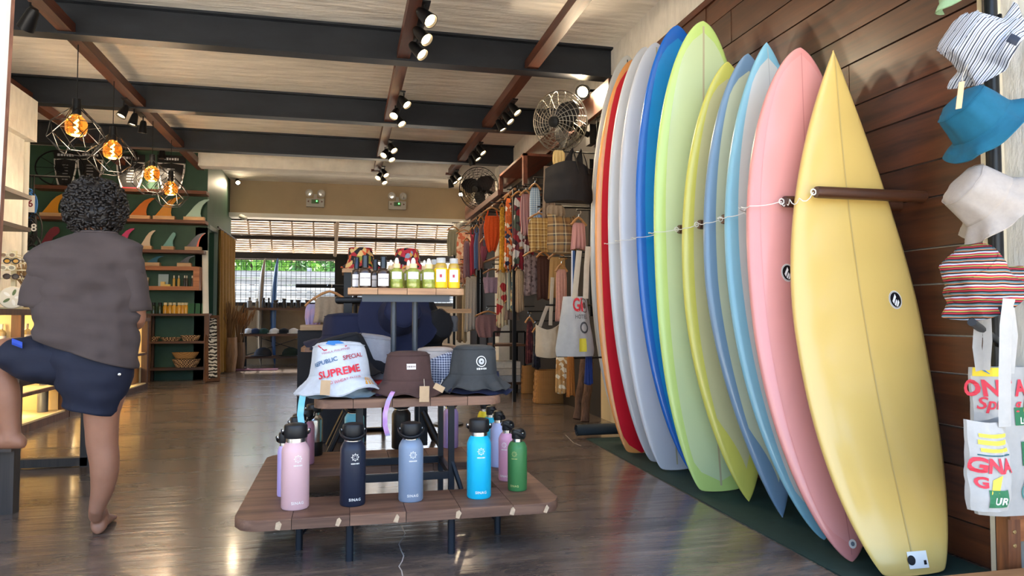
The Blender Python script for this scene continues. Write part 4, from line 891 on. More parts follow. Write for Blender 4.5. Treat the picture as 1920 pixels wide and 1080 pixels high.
body.rings(rs)
for k in range(5):
    b0 = hb_ + Vector((-.17, (k - 2) * .019, -.016)); body.tube([b0, b0 + Vector((-.035, 0, -.001)), b0 + Vector((-.055, 0, -.008))], [.0105, .01, .006], 8)
# trunk
body.rings(limb(dense([(W(172, 700), PPX(62), .10), (W(168, 640), PPX(66), .11), (W(166, 580), PPX(70), .115), (W(166, 510), PPX(76), .11), (W(170, 475), PPX(66), .09), (W(178, 452), PPX(34), .065), (W(179, 436), PPX(24), .055), (W(179, 415), PPX(23), .058)], 3), 24))
# left arm, bent forwards
def hand(wrist, d, up, s=1.):
    d = Vector(d).normalized(); up = Vector(up); up = (up - d * up.dot(d)).normalized(); sd_ = d.cross(up)
    body.rings([oval(wrist + d * u * s, a * s, b_ * s, sd_, up, 14) for u, a, b_ in ((-.02, .026, .021), (.01, .03, .02), (.05, .041, .017), (.085, .042, .014), (.092, .036, .01))])
    for k, ln in enumerate((.068, .078, .072, .056)):
        b0 = wrist + (d * .083 + sd_ * (.031 - .0205 * k)) * s
        body.tube([b0, b0 + d * ln * .4 * s, b0 + (d * ln * .75 - up * .014) * s, b0 + (d * ln - up * .03) * s], [.0095 * s, .009 * s, .0085 * s, .006 * s], 8)
    b0 = wrist + (d * .02 + sd_ * .028) * s; body.tube([b0, b0 + (d * .03 + sd_ * .026 - up * .005) * s, b0 + (d * .06 + sd_ * .032 - up * .016) * s], [.012 * s, .0105 * s, .007 * s], 8)
el = W(87, 612, PY - .02); wr_ = W(118, 622, PY + .22)
body.rings(limb(dense([(W(96, 492), PPX(24), .06), (W(88, 545, PY - .01), PPX(20), .052), (W(87, 585, PY - .02), PPX(18.5), .046), (el, PPX(17), .042), (W(100, 625, PY + .1), PPX(15), .038), (wr_, .028, .024)], 3), 18))
hand(wr_, (.35, 1, -.1), (0, 0, 1))
el2 = W(256, 596, PY + .0); wr2 = W(238, 604, PY + .26)
body.rings(limb(dense([(W(240, 492), PPX(22), .06), (W(250, 545), PPX(19), .05), (el2, PPX(16), .042), (W(250, 606, PY + .12), PPX(14), .036), (wr2, .028, .024)], 3), 18))
hand(wr2, (-.25, 1, -.05), (0, 0, 1))
# head with face turned away
hc = W(179, 392, PY + .02); rs = []
def HP(th, z):    # head surface, th=0 at the face (+Y)
    u = max(-1, min(1, z / .118)); r = max(.01, (1 - u * u)) ** .5; rx = .078 * r; ry = .096 * r
    if z < -.03: rx *= 1 - .9 * (-.03 - z) / .3; ry *= 1 - .4 * (-.03 - z) / .3
    p = Vector((rx * math.sin(th), ry * math.cos(th), z))
    f = max(0, math.cos(th)) ** 10
    if f: p.y += f * (.02 * math.exp(-((z + .025) / .016) ** 2) - .008 * math.exp(-((z - .005) / .012) ** 2) + .006 * math.exp(-((z + .065) / .008) ** 2) + .010 * math.exp(-((z + .1) / .015) ** 2))
    return hc + p
body.rings([[HP(2 * PI * j / 32, -.117 + .234 * i / 24) for j in range(32)] for i in range(25)])
for s in (-1, 1):
    e0 = hc + Vector((s * .078, .0, -.015)); body.rings([oval(e0 + Vector((s * k * .006, -.004 * k, 0)), .018 - .003 * k, .03 - .003 * k, (0, 1, 0), (0, .2, 1), 12) for k in range(3)])
bo = man.p('body', body, M_skin, smooth=80)
rm = bo.modifiers.new('fuse', 'REMESH'); rm.mode = 'VOXEL'; rm.voxel_size = .0065; rm.use_smooth_shade = True; sm_ = bo.modifiers.new('soften', 'SMOOTH'); sm_.factor = .5; sm_.iterations = 3
for s in (-1, 1): man.p('eye', MB().lathe([(.001, .012), (.008, .009), (.012, 0), (.008, -.009), (.001, -.012)], hc + Vector((s * .03, .084, .005)), 12, cap=False), mat('eye_white', '#e6e0d8', .2), bo)
# curly hair: cap plus many curls
hr = MB(); rnd = random.Random(11)
def hairp(th, z, k=1.):
    u = max(-1, min(1, (z - .004) / .142)); r = max(0, 1 - u * u) ** .5; p = Vector((.122 * r * math.sin(th), .122 * r * math.cos(th), z)) * k
    return hc + p + p.normalized() * .014 * nz(p, 26, 4)
rings_ = []
for i in range(26):
    z = -.10 + .246 * i / 25; ring = []
    for j in range(44):
        th_ = 2 * PI * j / 44; f = max(0, math.cos(th_)); k = 1 - (.42 * f ** 1.5 if z < .06 else 0); ring.append(hairp(th_, z, k * (1 if i else .72)))
    rings_.append(ring)
hair = man.p('hair', hr.rings(rings_), M_hair, smooth='all')
cu = MB()
for k in range(430):
    th_ = rnd.uniform(.9, 2 * PI - .9); z = rnd.uniform(-.10, .135)
    if z > .07: th_ = rnd.uniform(0, 2 * PI)
    p0 = hairp(th_, z, .97); out = (p0 - hc).normalized(); dn = Vector((rnd.uniform(-.8, .8), rnd.uniform(-.8, .8), -1)); dn = (dn - out * dn.dot(out)).normalized(); sdv = out.cross(dn).normalized(); R_ = rnd.uniform(.011, .019); tw = rnd.choice((-1, 1)); L_ = rnd.uniform(.03, .06)
    cu.tube([p0 + dn * L_ * (q / 7 - .4) + (out * math.cos(q * .95) + sdv * tw * math.sin(q * .95)) * R_ * .8 for q in range(8)], [.005, .0075, .0085, .0085, .008, .007, .006, .0045], 5)
co = man.p('curls', cu, M_hair, hair, smooth='all'); co['kind'] = 'stuff'
# T-shirt
Xt = lambda tl: (math.cos(tl), 0, -math.sin(tl))
sh = MB(); rs = []
for px, py, hw_, hd, tl in [(181, 437, 33, .062, 0), (181, 441, 40, .07, 0), (180, 449, 58, .085, 0), (174, 458, 80, .10, .02), (167, 470, 92, .118, .02), (164, 490, 96, .13, .02), (163, 520, 92, .136, .0), (163, 550, 90, .138, .02), (164, 580, 88, .14, .04), (165, 605, 87, .142, .1), (165, 630, 88, .146, .2), (164, 650, 90, .15, .3), (163, 662, 90, .152, .34)]:
    c_ = W(px, py); rs.append(oval(c_, PPX(hw_), hd, Xt(tl), n=64, e=2.4))
def crumple(rs, amp, seed, keep=2):
    out = []
    for i, r in enumerate(rs):
        c_ = sum(r, Vector()) / len(r)
        out.append([p + (p - c_).normalized() * amp * (min(1, i / 5)) * (nz((p.x * 5, p.y * 5, p.z * 13), 1.4, seed) + .6 * nz((p.x * 14, p.y * 9, p.z * 5), 1.2, seed + 3)) for p in r])
    return out
def subdiv(rs, k=3):
    out = []
    for i in range(len(rs) - 1):
        for j in range(k): out.append([a.lerp(b_, j / k) for a, b_ in zip(rs[i], rs[i + 1])])
    return out + [rs[-1]]
rs = crumple(subdiv(rs, 4), .03, 2); inner = [[p + (sum(r, Vector()) / len(r) - p).normalized() * .006 for p in r] for r in rs[::-1]]
shirt = man.p('t_shirt', sh.rings(rs + inner, cap=False), M_shirt, smooth='all')
def sleeve(path, seed):
    rs = crumple(subdiv(limb(dense(path, 2), 30, e=2.2), 2), .012, seed); inner = [[p + (sum(r, Vector()) / len(r) - p).normalized() * .006 for p in r] for r in rs[::-1]]
    man.p('sleeve', MB().rings(rs + inner, cap=False), M_shirt, shirt, smooth='all')
sleeve([(W(128, 474), PPX(26), .085), (W(104, 488), PPX(31), .092), (W(91, 515, PY - .01), PPX(33), .09), (W(82, 548, PY - .02), PPX(34), .086), (W(76, 577, PY - .02), PPX(34), .082)], 6)
sleeve([(W(215, 476), PPX(26), .085), (W(236, 492), PPX(27), .09), (W(246, 520), PPX(26), .086), (W(252, 552), PPX(24), .08), (W(257, 585), PPX(22), .076)], 7)
man.p('neckband', MB().tube(oval(W(181, 437), PPX(33), .062, n=32), .007, 6, True), M_shirt, shirt)
# shorts
so_ = MB(); up_ = subdiv([oval(W(px, py), PPX(h_), d_, Xt(tl), n=48) for px, py, h_, d_, tl in [(163, 640, 72, .125, .2), (163, 665, 78, .135, .2), (168, 690, 74, .14, .15), (176, 715, 62, .13, .1), (176, 740, 52, .115, .1), (173, 757, 47, .11, .16), (171, 770, 46, .108, .22)]], 3)
up_ = crumple(up_, .014, 8); so_.rings(up_ + [[p + (sum(r, Vector()) / len(r) - p).normalized() * .006 for p in r] for r in up_[::-1]], cap=False)
ll = crumple(subdiv(limb(dense([(W(178, 690), PPX(38), .12), (W(140, 680), PPX(42), .125), (W(105, 676), PPX(44), .122), (W(70, 672), PPX(43), .116), (W(42, 666), PPX(37), .108), (W(24, 658, PY + .01), PPX(29), .098)], 3), 36), 2), .016, 12); so_.rings(ll + [[p + (sum(r, Vector()) / len(r) - p).normalized() * .006 for p in r] for r in ll[::-1]], cap=False)
shorts = man.p('shorts', so_, M_shorts, smooth='all')
pc = W(30, 640, PY - .098); man.p('side_flash', MB().grid([[W(22 + 4 * i, 634 + 3 * j + 1.5 * i, PY - .108 + .004 * abs(j - 2)) for i in range(6)] for j in range(5)]), mat('royal_blue_trim', '#2746a8', .7), shorts, smooth='all')
man.p('rivet', MB().lathe([(.001, .004), (.006, .003), (.007, 0)], W(224, 702, PY - .12), 10, Matrix.Rotation(PI / 2, 4, 'X'), cap=False), M_chrome, shorts)
# tattoo on the forearm
man.p('tattoo', MB().tube([W(88 + 6 * math.cos(a), 611 + 5 * math.sin(a), PY - .062) for a in (.3, 1.2, 2.2, 3.2, 4.0)], .0025, 5), mat('tattoo_ink', '#3a3a40', .6), bo)
# ------------------------------------------------------------------ dark work table he half sits on
tb = T('work_table', (-2.0, 4.7, 0), 'dark wooden table with floor rail at the left edge under the raised leg', 'table')
M_dk = wood('dark_table_wood', '#26201d', '#463a33', 'Z', 1.6, .55)
nl = at_z(20, 962, 0); fl_ = at_z(166, 873, 0); xr = (nl.x + fl_.x) / 2; ztop = W(30, 706, nl.y).z
tb.p('table_top', MB().box((xr - 1.1, nl.y - .05, ztop - .05), (xr + .05, fl_.y + .08, ztop)), M_dk)
for x, y in ((nl.x - .01, nl.y), (fl_.x, fl_.y), (xr - 1.0, nl.y), (xr - 1.0, fl_.y)): tb.p('leg', MB().box((x - .045, y - .03, 0), (x + .03, y + .045, ztop - .05)), M_dk)
tb.p('floor_rail', MB().box((xr - 1.0, fl_.y - .03, .005), (fl_.x, fl_.y + .03, .06)), M_dk)
zr = hb_.z - .046; tb.p('foot_rail', MB().box((xr - 1.0, nl.y - .09, zr - .06), (nl.x + .03, nl.y + .02, zr)), M_dk)
# ------------------------------------------------------------------ left counter cabinets
M_cream = mat('cream_board', '#d9c9a0', .7); M_led = mat('warm_led', '#ffe2a8', emit='#ffd68a', power=10)
def cabinet(y0, y1, posts, ztop, shelves, label):
    xf, xb = -2.65, -3.08
    t = T('counter_cabinet', (xf - .2, (y0 + y1) / 2, 0), label, 'cabinet', 'lit counter cabinets along the left')
    t.p('top', MB().box((xb, y0, ztop - .05), (xf + .02, y1, ztop)), M_wbrown); t.p('plinth', MB().box((xb, y0, 0), (xf, y1, .07)), M_wbrown); t.p('back_panel', MB().box((xb - .02, y0, .07), (xb, y1, ztop - .05)), M_cream)
    t.p('bottom_shelf', MB().box((xb, y0, .07), (xf - .005, y1, .085)), M_cream)
    for z in shelves: s_ = t.p('shelf', MB().box((xb, y0 + .03, z - .03), (xf - .004, y1 - .03, z)), M_wbrown); t.p('shelf_liner', MB().box((xb, y0 + .03, z), (xf - .02, y1 - .03, z + .004)), M_cream, s_)
    for y in posts: t.p('post', MB().box((xf - .07, y - .035, .07), (xf + .004, y + .035, ztop - .05)), M_wbrown); t.p('divider', MB().box((xb, y - .01, .085), (xf - .07, y + .01, ztop - .05)), M_cream)
    for z in [ztop - .06] + [s - .034 for s in shelves]:
        for a, b_ in zip(posts, posts[1:]):
            t.p('led_strip', MB().box((xb + .02, a + .06, z - .008), (xb + .04, b_ - .06, z)), M_led)
    for a, b_ in zip(posts, posts[1:]):
        for z in [ztop - .12] + [s - .1 for s in shelves]:
            d = bpy.data.lights.new('cabinet_light', 'POINT'); d.energy = 2.2; d.color = (1, .75, .4); d.shadow_soft_size = .06
            o = bpy.data.objects.new('cabinet_light', d); C.objects.link(o); o.parent = t.o; o.location = Vector((xb + .16, (a + b_) / 2, z)) - t.org
    return t
cabinet(6.1, 8.0, [6.14, 6.88, 7.95], 1.06, [.74, .34], 'warm lit wooden counter cabinet nearest on the left')
cabinet(8.02, 10.95, [8.06, 9.5, 10.9], .98, [.5], 'warm lit wooden counter cabinet farther along on the left')
def small_bottle(p, r, H, body, cap, label, group, capr=.5, name='small_bottle', lab=None, cat='bottle'):
    t = T(name, p, label, cat, group)
    t.p('body', MB().lathe([(.001, 0), (r, 0), (r, H * .62), (r * .8, H * .7), (r * capr * .8, H * .76), (r * capr * .8, H * .8)], p, 16), body); t.p('cap', MB().lathe([(r * capr, H * .78), (r * capr, H), (.001, H)], p, 14), cap)
    if lab: t.p('label_band', MB().lathe([(r * 1.02, H * .15), (r * 1.02, H * .48)], p, 16, cap=False), lab)
M_clear = mat('pale_glass', '#cbbf9a', .1, trans=.5); M_lab = mat('paper_label', '#e6e2e2')
for k, (px, lab) in enumerate([(3, 'leftmost clear bottle on the lit upper shelf'), (14, 'second clear bottle on the lit upper shelf'), (26, 'third clear bottle on the lit upper shelf'), (51, 'clear bottle right of the cabinet post near the elbow')]):
    p = at_x(px, 620, -2.78); p.z = .745; small_bottle(p, .033, .19, M_clear, mat('white_cap', '#e8e0d0', .5), lab, 'clear bottles in the cabinet', .35, lab=M_lab)
for k, (px, c, H, lab) in enumerate([(80, '#5b6066', .36, 'grey flask at the left of the lit lower shelf'), (91, '#22252a', .4, 'tall black flask second on the lit lower shelf'), (99, '#1b1c20', .36, 'black flask third on the lit lower shelf'), (109, '#e9e6df', .34, 'white flask on the lit lower shelf'), (118, '#4c6b3c', .36, 'olive green flask on the lit lower shelf'), (124, '#16171a', .26, 'short black flask on the lit lower shelf'), (131, '#c9c6b8', .36, 'pale flask at the right of the lit lower shelf')]):
    p = at_x(px, 760, -2.80 - .03 * (k % 2)); p.z = .086; small_bottle(p, .046, H, mat('cflask_' + c, c, .4), M_blackp, lab, 'flasks on the lower cabinet shelf', .8, 'insulated_bottle')
q = at_x(238, 715, -2.85); solo('woven_box', MB().box((q.x - .12, q.y - .2, .086), (q.x + .1, q.y + .2, .30)), ramp_mat('rattan', [(0, '#8a5c2c'), (.5, '#d0a060')], 'wave', 30, 'Z', tex2=('Y',)), 'small woven tan box on the far lower cabinet shelf', 'box')
# sunglasses tree and round painted plate and dried flowers on the counter
def glasses(c, s, m, lens, label):
    t = T('sunglasses', c, label, 'sunglasses', 'sunglasses on the counter rack'); c = Vector(c)
    for k in (-1, 1):
        ring = [c + Vector((k * .034 + .026 * math.cos(a), 0, .021 * math.sin(a))) * 1 for a in [2 * PI * j / 16 for j in range(16)]]
        t.p('rim', MB().tube(ring, .0055, 6, True), m); t.p('lens', MB().add([p + Vector((0, .002, 0)) for p in ring], [tuple(range(16))]), lens, smooth=False); t.p('temple', MB().tube([c + Vector((k * .062, 0, .008)), c + Vector((k * .066, .12, .006))], .004, 5), m)
    t.p('bridge', MB().tube([c + Vector((-.01, 0, .006)), c + Vector((.01, 0, .006))], .005, 6), m)
gb = at_x(16, 560, -2.86); gy = gb.y
t = T('sunglasses_rack', (gb.x, gy + .06, 1.062), 'cream upright rack holding sunglasses on the counter', 'rack'); t.p('base', MB().box((gb.x - .12, gy - .02, 1.062), (gb.x + .12, gy + .16, 1.08)), M_cream); t.p('spine', MB().box((gb.x - .02, gy + .08, 1.08), (gb.x + .02, gy + .1, 1.58)), M_cream)
for i, (py, c, l_, lab) in enumerate([(480, '#d8c9a8', '#8a6a4a', 'clear-framed sunglasses on the top arm of the rack'), (491, '#141414', '#d99a30', 'black-framed sunglasses with orange lenses'), (504, '#e9dfc0', '#9a8f78', 'cream-framed sunglasses in the middle of the rack'), (520, '#3a2418', '#4a3528', 'brown sunglasses on the lowest arm of the rack')]):
    z = at_x(16, py, gb.x).z; t.p('arm', MB().box((gb.x - .1, gy + .06, z - .012), (gb.x + .1, gy + .08, z)), M_cream); glasses((gb.x + (.02 if i % 2 else -.01), gy - .015, z + .008), 1, mat('frame_' + c, c, .3), mat('lens_' + l_, l_, .1), lab)
pc = at_x(23, 548, -2.72); t = T('painted_plate', (pc.x, pc.y, 1.062), 'round cream plate painted with leaves leaning on the counter', 'plate'); Dp = dir_matrix((.25, -1, .15)); pz = Vector((pc.x, pc.y, 1.062 + .095))
disc = t.p('disc', MB().lathe([(.001, -.008), (.092, -.008), (.096, 0), (.09, .008), (.001, .008)], pz, 28, Dp, cap=False), mat('cream_glaze', '#e2d3b6', .4))
for k in range(5):
    a = k * 1.25; c_ = Vector((.045 * math.cos(a), .045 * math.sin(a), .0095)); pts = [pz + Dp.to_3x3() @ (c_ + Vector((.028 * math.cos(u) * math.cos(a) - .012 * math.sin(u) * math.sin(a), .028 * math.cos(u) * math.sin(a) + .012 * math.sin(u) * math.cos(a), 0))) for u in [2 * PI * j / 12 for j in range(12)]]
    t.p('painted_leaf', MB().add(pts, [tuple(range(12))]), mat('leaf_paint' if k % 2 else 'petal_paint', '#5e6a34' if k % 2 else '#f4ead8', .5), smooth=False)
def dried(px, py, X, zb, H, n, label, spread=.12, m=None, Y=None, name='dried_grass'):
    p = at_x(px, py, X) if X is not None else at_y(px, py, Y); rnd = random.Random(px); mb = MB()
    for k in range(n):
        dx, dy = max(-.12, rnd.gauss(0, spread)), rnd.gauss(0, spread); h = H * rnd.uniform(.7, 1)
        mb.tube([(p.x + dx * .15, p.y + dy * .15, zb), (p.x + dx * .5, p.y + dy * .5, zb + h * .6), (p.x + dx * 1.2, p.y + dy * 1.2, zb + h)], [.003, .003, .007], 4); mb.tube([(p.x + dx, p.y + dy, zb + h * .78), (p.x + dx * 1.25, p.y + dy * 1.25, zb + h * 1.04)], [.011, .003], 5)
    t = T(name, (p.x, p.y, zb), label, 'dried grass'); o = t.p('stalks', mb, m or mat('dry_straw', '#8f7350', .9)); o['kind'] = 'stuff'; return t, p
t, p = dried(56, 530, -2.8, 1.10, .42, 40, 'dried grass bunch on the counter behind the sleeve', .09); t.p('vase', MB().lathe([(.03, 1.062), (.05, 1.1), (.045, 1.17), (.03, 1.2)], (p.x, p.y, 0), 16), mat('dark_clay', '#4c3426', .7))
# leashes hanging beside the column
rl = T('leash_rail', (-3.36, 9.05, 2.9), 'dark rail with hooks for the surf leashes', 'rail'); r0 = at_y(66, 330, 9.1); rl.p('bar', MB().tube([(r0.x - .45, 9.1, r0.z), (r0.x + .35, 9.1, r0.z)], .014, 8), M_black)
for k, (px, py, n, c, tagt, lab) in enumerate([(34, 372, 5, '#12161c', None, 'black coiled leash hanging closest to the column'), (41, 385, 5, '#1c3a66', None, 'dark blue coiled leash second from the column'), (49, 400, 6, '#14161a', None, 'long black coiled leash in the middle of the rail'), (57, 380, 4, '#2f6fb4', '6', 'blue coiled leash with white number six card'), (62, 425, 5, '#101216', '8', 'black coiled leash marked with a small eight'), (60, 472, 4, '#0f1013', '6', 'black leash hanging lowest with small six')]):
    c_ = at_y(px, py, 9.1 - .012 * k); t = T('surf_leash', (c_.x, c_.y, r0.z), lab, 'leash', 'surf leashes on the rail'); rnd = random.Random(k)
    for q in range(n):
        a0 = rnd.uniform(-.3, .3); rx, rz = rnd.uniform(.045, .075), rnd.uniform(.13, .2); t.p('coil', MB().tube([c_ + Vector((rx * math.cos(a) + a0 * .1, -.006 * q, rz * math.sin(a) - .02 * q)) for a in [2 * PI * j / 20 for j in range(20)]], .009, 6, True), mat('cord_' + c, c, .5))
    t.p('loop', MB().tube([c_ + Vector((0, 0, .15)), (c_.x, c_.y, r0.z)], .006, 5), M_black)
    if tagt:
        w_, h_ = (.085, .19) if k == 3 else (.0, .0)
        fz = c_ + Vector((.02, -.05, -.02))
        if w_: t.p('card', MB().cbox(fz, (w_, .004, h_)), mat('white_card', '#e4e0dc', .7)); t.p('card_number', text_mb('6', .11, .002, M=Matrix.Translation(fz + Vector((0, -.004, 0))) @ Matrix.Rotation(PI / 2, 4, 'X')), mat('wine_ink', '#7c2438'), smooth=False)
        else: t.p('cuff_number', text_mb(tagt, .12, .002, M=Matrix.Translation(fz + Vector((.01, -.01, 0))) @ Matrix.Rotation(PI / 2, 4, 'X')), mat('pale_ink', '#d5d8dc'), smooth=False)
for k, (px, lab) in enumerate([(33, 'white and black leash cuff, left of three'), (41, 'white and black leash cuff, middle of three'), (49, 'white and black leash cuff, right of three')]):
    c_ = at_y(px, 490, 9.0); t = T('leash_cuff', (c_.x, c_.y, c_.z + .12), lab, 'leash cuff', 'leash cuffs'); t.p('strap', MB().cbox(c_, (.05, .02, .24)), mat('white_strap', '#c9ccd2', .6)); t.p('cuff', MB().cbox(c_ - Vector((0, 0, .2)), (.06, .03, .18)), M_blackp)
# column shelves with a fin and a framed print
for k, (py, lab) in enumerate([(366, 'upper dark wooden shelf on the left column'), (427, 'lower dark wooden shelf on the left column')]):
    z = at_x(30, py, -3.15).z; solo('column_shelf', MB().box((-3.298, 7.1, z - .04), (-3.02, 7.98, z)), wood('column_shelf_wood', '#1f120c', '#3a2418', 'Y', 1.5, .5), lab, 'shelf')
    if k == 0: zu = z
    else: zl_ = z
# ------------------------------------------------------------------ green wall: shelves, fins, traction pads
YG = 12.3
def wshelf(pxa, pxb, py, depth, label):
    a, b_ = at_y(pxa, py, YG - depth), at_y(pxb, py, YG - depth); solo('wall_shelf', MB().box((a.x, YG - depth, a.z - .05), (b_.x, YG - .002, a.z)), M_wshelf, label, 'shelf', 'wooden shelves on the green wall'); return a.z
z1 = wshelf(62, 387, 346, .28, 'top wooden shelf holding the traction pads'); z2 = wshelf(62, 385, 404, .28, 'second wooden shelf holding the large fins'); z3 = wshelf(62, 382, 463, .28, 'third wooden shelf holding the small fins')
def fin(px0, px1, pytop, zb, c, label, style='rake', block=True, c2=None):
    Y = YG - .2; a, b_ = at_y(px0, 400, Y), at_y(px1, 400, Y); top = at_y(px0, pytop, Y).z; w_ = b_.x - a.x; z0 = zb + (.055 if block else .004); h = top - z0
    t = T('surfboard_fin', ((a.x + b_.x) / 2, Y, zb), label, 'fin', 'surfboard fins on the green wall shelves')
    if style == 'rake': P_ = [(0, 0), (.2, .3), (.38, .6), (.58, .84), (.8, .97), (.98, 1), (1, .96), (.86, .84), (.73, .66), (.66, .42), (.64, .2), (.68, 0)]
    elif style == 'round': P_ = [(0, 0), (.12, .3), (.3, .62), (.5, .88), (.72, 1), (.92, .98), (1, .84), (.96, .7), (.84, .6), (.68, .5), (.58, .3), (.56, 0)]
    else: P_ = [(0, 0), (.22, .3), (.42, .62), (.6, .88), (.72, 1), (.86, .96), (.9, .8), (.8, .6), (.7, .4), (.7, .18), (.74, 0)]
    m = mat('fin_' + c, c, .25, coat=.4)
    f_ = t.p('blade', MB().prism([(a.x + u * w_, z0 + v * h) for u, v in P_], .014, Matrix.Translation((0, Y, 0))), m, smooth=30)
    if c2: t.p('edge_band', MB().prism([(a.x + u * w_, z0 + v * h) for u, v in [(.55, .0), (.6, .3), (.7, .6), (.85, .85), (1.02, 1.0), (.98, .93), (.84, .78), (.74, .55), (.68, .3), (.66, 0)]], .018, Matrix.Translation((0, Y - .002, 0))), mat('fin_' + c2, c2, .25), f_)
    if block: t.p('stand', MB().box((a.x - .04 * w_, Y - .05, zb + .001), (a.x + .82 * w_, Y + .06, zb + .055)), M_wlightx)
fin(78, 125, 361, z2, '#d9941e', 'amber yellow fin alone at the left of the second shelf'); fin(243, 291, 369, z2, '#d6762a', 'burnt orange fin right of the head'); fin(290, 337, 368, z2, '#d98f22', 'golden fin behind the wire cage'); fin(347, 392, 372, z2, '#a9cdbf', 'pale mint fin at the right of the second shelf')
fin(76, 113, 424, z3, '#7a2436', 'maroon round-tipped fin at the left of the third shelf', 'round', False); fin(128, 160, 428, z3, '#44b02c', 'bright green fin half hidden by the head'); fin(215, 253, 427, z3, '#d8407a', 'hot pink fin just right of the head'); fin(264, 292, 431, z3, '#e0cdb4', 'cream fin on the third shelf'); fin(306, 333, 435, z3, '#6fa7a0', 'teal upright fin on the third shelf', 'up'); fin(350, 385, 436, z3, '#3a1a14', 'dark fin with orange edge at the right end', c2='#e8582c')
ct = at_y(236, 402, YG - .25); solo('shelf_card', MB().box((ct.x - .05, ct.y, z2 + .001), (ct.x + .05, ct.y + .004, z2 + .12)), mat('cream_card', '#e6cf9f', .7), 'small cream card on the second shelf by the head', 'card')
M_pad = mat('black_eva', '#151517', .75, vary=.2, scale=40); M_pw = ramp_mat('marbled_white', [(0, '#e0dedb'), (.55, '#d5d2cf'), (.62, '#55524f')], 'noise', 14, interp='LINEAR')
for k, (x0, x1, y0, y1, lab) in enumerate([(100, 145, 285, 340, 'black traction pad with marbled white edge at the far left'), (144, 194, 285, 339, 'black traction pad with marbled white edge, second from left'), (217, 272, 291, 344, 'black traction pad with red lower edge'), (294, 348, 293, 346, 'black traction pad at the right end of the top shelf')]):
    Y = YG - .13; a, b_ = at_y(x0, y1, Y), at_y(x1, y0, Y); w_, h = b_.x - a.x, b_.z - z1; S = lambda u, v: (a.x + u * w_, z1 + .003 + v * h)
    t = T('traction_pad', ((a.x + b_.x) / 2, Y, z1), lab, 'traction pad', 'packaged traction pads')
    t.p('backing_card', MB().prism([S(0, .80), S(1, .80), S(1, 1), S(0, 1)], .012, Matrix.Translation((0, Y, 0))), M_pad)
    t.p('white_edge', MB().prism([S(.0, .78), S(.02, .55), S(.1, .25), S(.2, .0), S(.42, .0), S(.5, .04), S(.58, 0), S(.8, 0), S(.9, .25), S(.98, .55), S(1, .78)], .02, Matrix.Translation((0, Y - .004, 0))), M_pw)
    pd = t.p('pad', MB().prism([S(.06, .74), S(.09, .5), S(.17, .25), S(.27, .06), S(.73, .06), S(.83, .25), S(.91, .5), S(.94, .74), S(.5, .78)], .03, Matrix.Translation((0, Y - .012, 0))), M_pad)
    for q in range(6): t.p('grip_slot', MB().prism([S(.38 - .02 * (q % 2), .2 + q * .08), S(.62 + .02 * (q % 2), .2 + q * .08), S(.62, .225 + q * .08), S(.38, .225 + q * .08)], .004, Matrix.Translation((0, Y - .015, 0))), mat('grey_slot', '#8d8d90', .6), pd)
    t.p('brand_strip', bars_mb(6, .05, seed=k, M=Matrix.Translation(((a.x + b_.x) / 2, Y - .003, z1 + h * .9)) @ Matrix.Rotation(PI / 2, 4, 'X')), mat('pale_ink', '#d5d8dc'), smooth=False)
    if k == 2: t.p('red_edge', MB().prism([S(.2, .005), S(.8, .005), S(.78, .06), S(.22, .06)], .006, Matrix.Translation((0, Y - .011, 0))), mat('red_trim', '#c03040', .5))
# spoked hoop standing in for an unclear dark shape left of the pads
wc = at_y(112, 315, YG - .24); t = T('hoop', (wc.x, wc.y, wc.z - .3), 'dark spoked wheel standing in for an unclear dark shape at the leftmost traction pad', 'hoop')
t.p('outer_ring', MB().tube([wc + Vector((.33 * math.cos(a), 0, .27 * math.sin(a))) for a in [2 * PI * j / 32 for j in range(32)]], .012, 6, True), M_black)
for k in range(10): t.p('spoke', MB().tube([wc, wc + Vector((.33 * math.cos(k * .628), 0, .27 * math.sin(k * .628)))], .004, 4), M_black)
t.p('hub', MB().lathe([(.06, -.03), (.06, .03)], wc, 14, Matrix.Rotation(PI / 2, 4, 'X')), M_black)
# wall box with toiletries
a, b_ = at_y(205, 543, YG - .24), at_y(374, 500, YG - .24); t = T('wall_box', ((a.x + b_.x) / 2, YG - .12, a.z), 'orange wooden wall box holding small toiletries', 'shelf')
Mo = wood('orange_wood', '#8a4e2c', '#b87848', 'X', 1.5, .5)
for lo, hi in (((a.x, a.z), (b_.x, a.z + .06)), ((a.x, b_.z - .06), (b_.x, b_.z)), ((b_.x - .09, a.z + .06), (b_.x, b_.z - .06))): t.p('board', MB().box((lo[0], YG - .24, lo[1]), (hi[0], YG - .003, hi[1])), Mo)
zb = a.z + .061
for px0, px1, pytop, c, lab, cat in [(268, 279, 520, '#c8b48a', 'tan lotion tube in the wall box', 'tube'), (297, 316, 514, '#9fb4ba', 'pale blue picture card in the wall box', 'card'), (301, 309, 528, '#e4c478', 'small yellow soap box before the picture card', 'box'), (309, 319, 533, '#e8cf70', 'lemon yellow carton beside the soap box', 'box')]:
    Y = YG - (.1 if cat == 'card' else .18); p0, p1 = at_y(px0, pytop, Y), at_y(px1, pytop, Y); solo({'tube': 'lotion_tube', 'card': 'picture_card', 'box': 'soap_box'}[cat], MB().prism([(p0.x + .2 * (p1.x - p0.x) * (cat == 'tube'), zb), (p1.x - .2 * (p1.x - p0.x) * (cat == 'tube'), zb), (p1.x, p0.z), (p0.x, p0.z)], .02 if cat == 'card' else .05, Matrix.Translation((0, Y, 0))), mat('pack_' + c, c, .6), lab, cat)
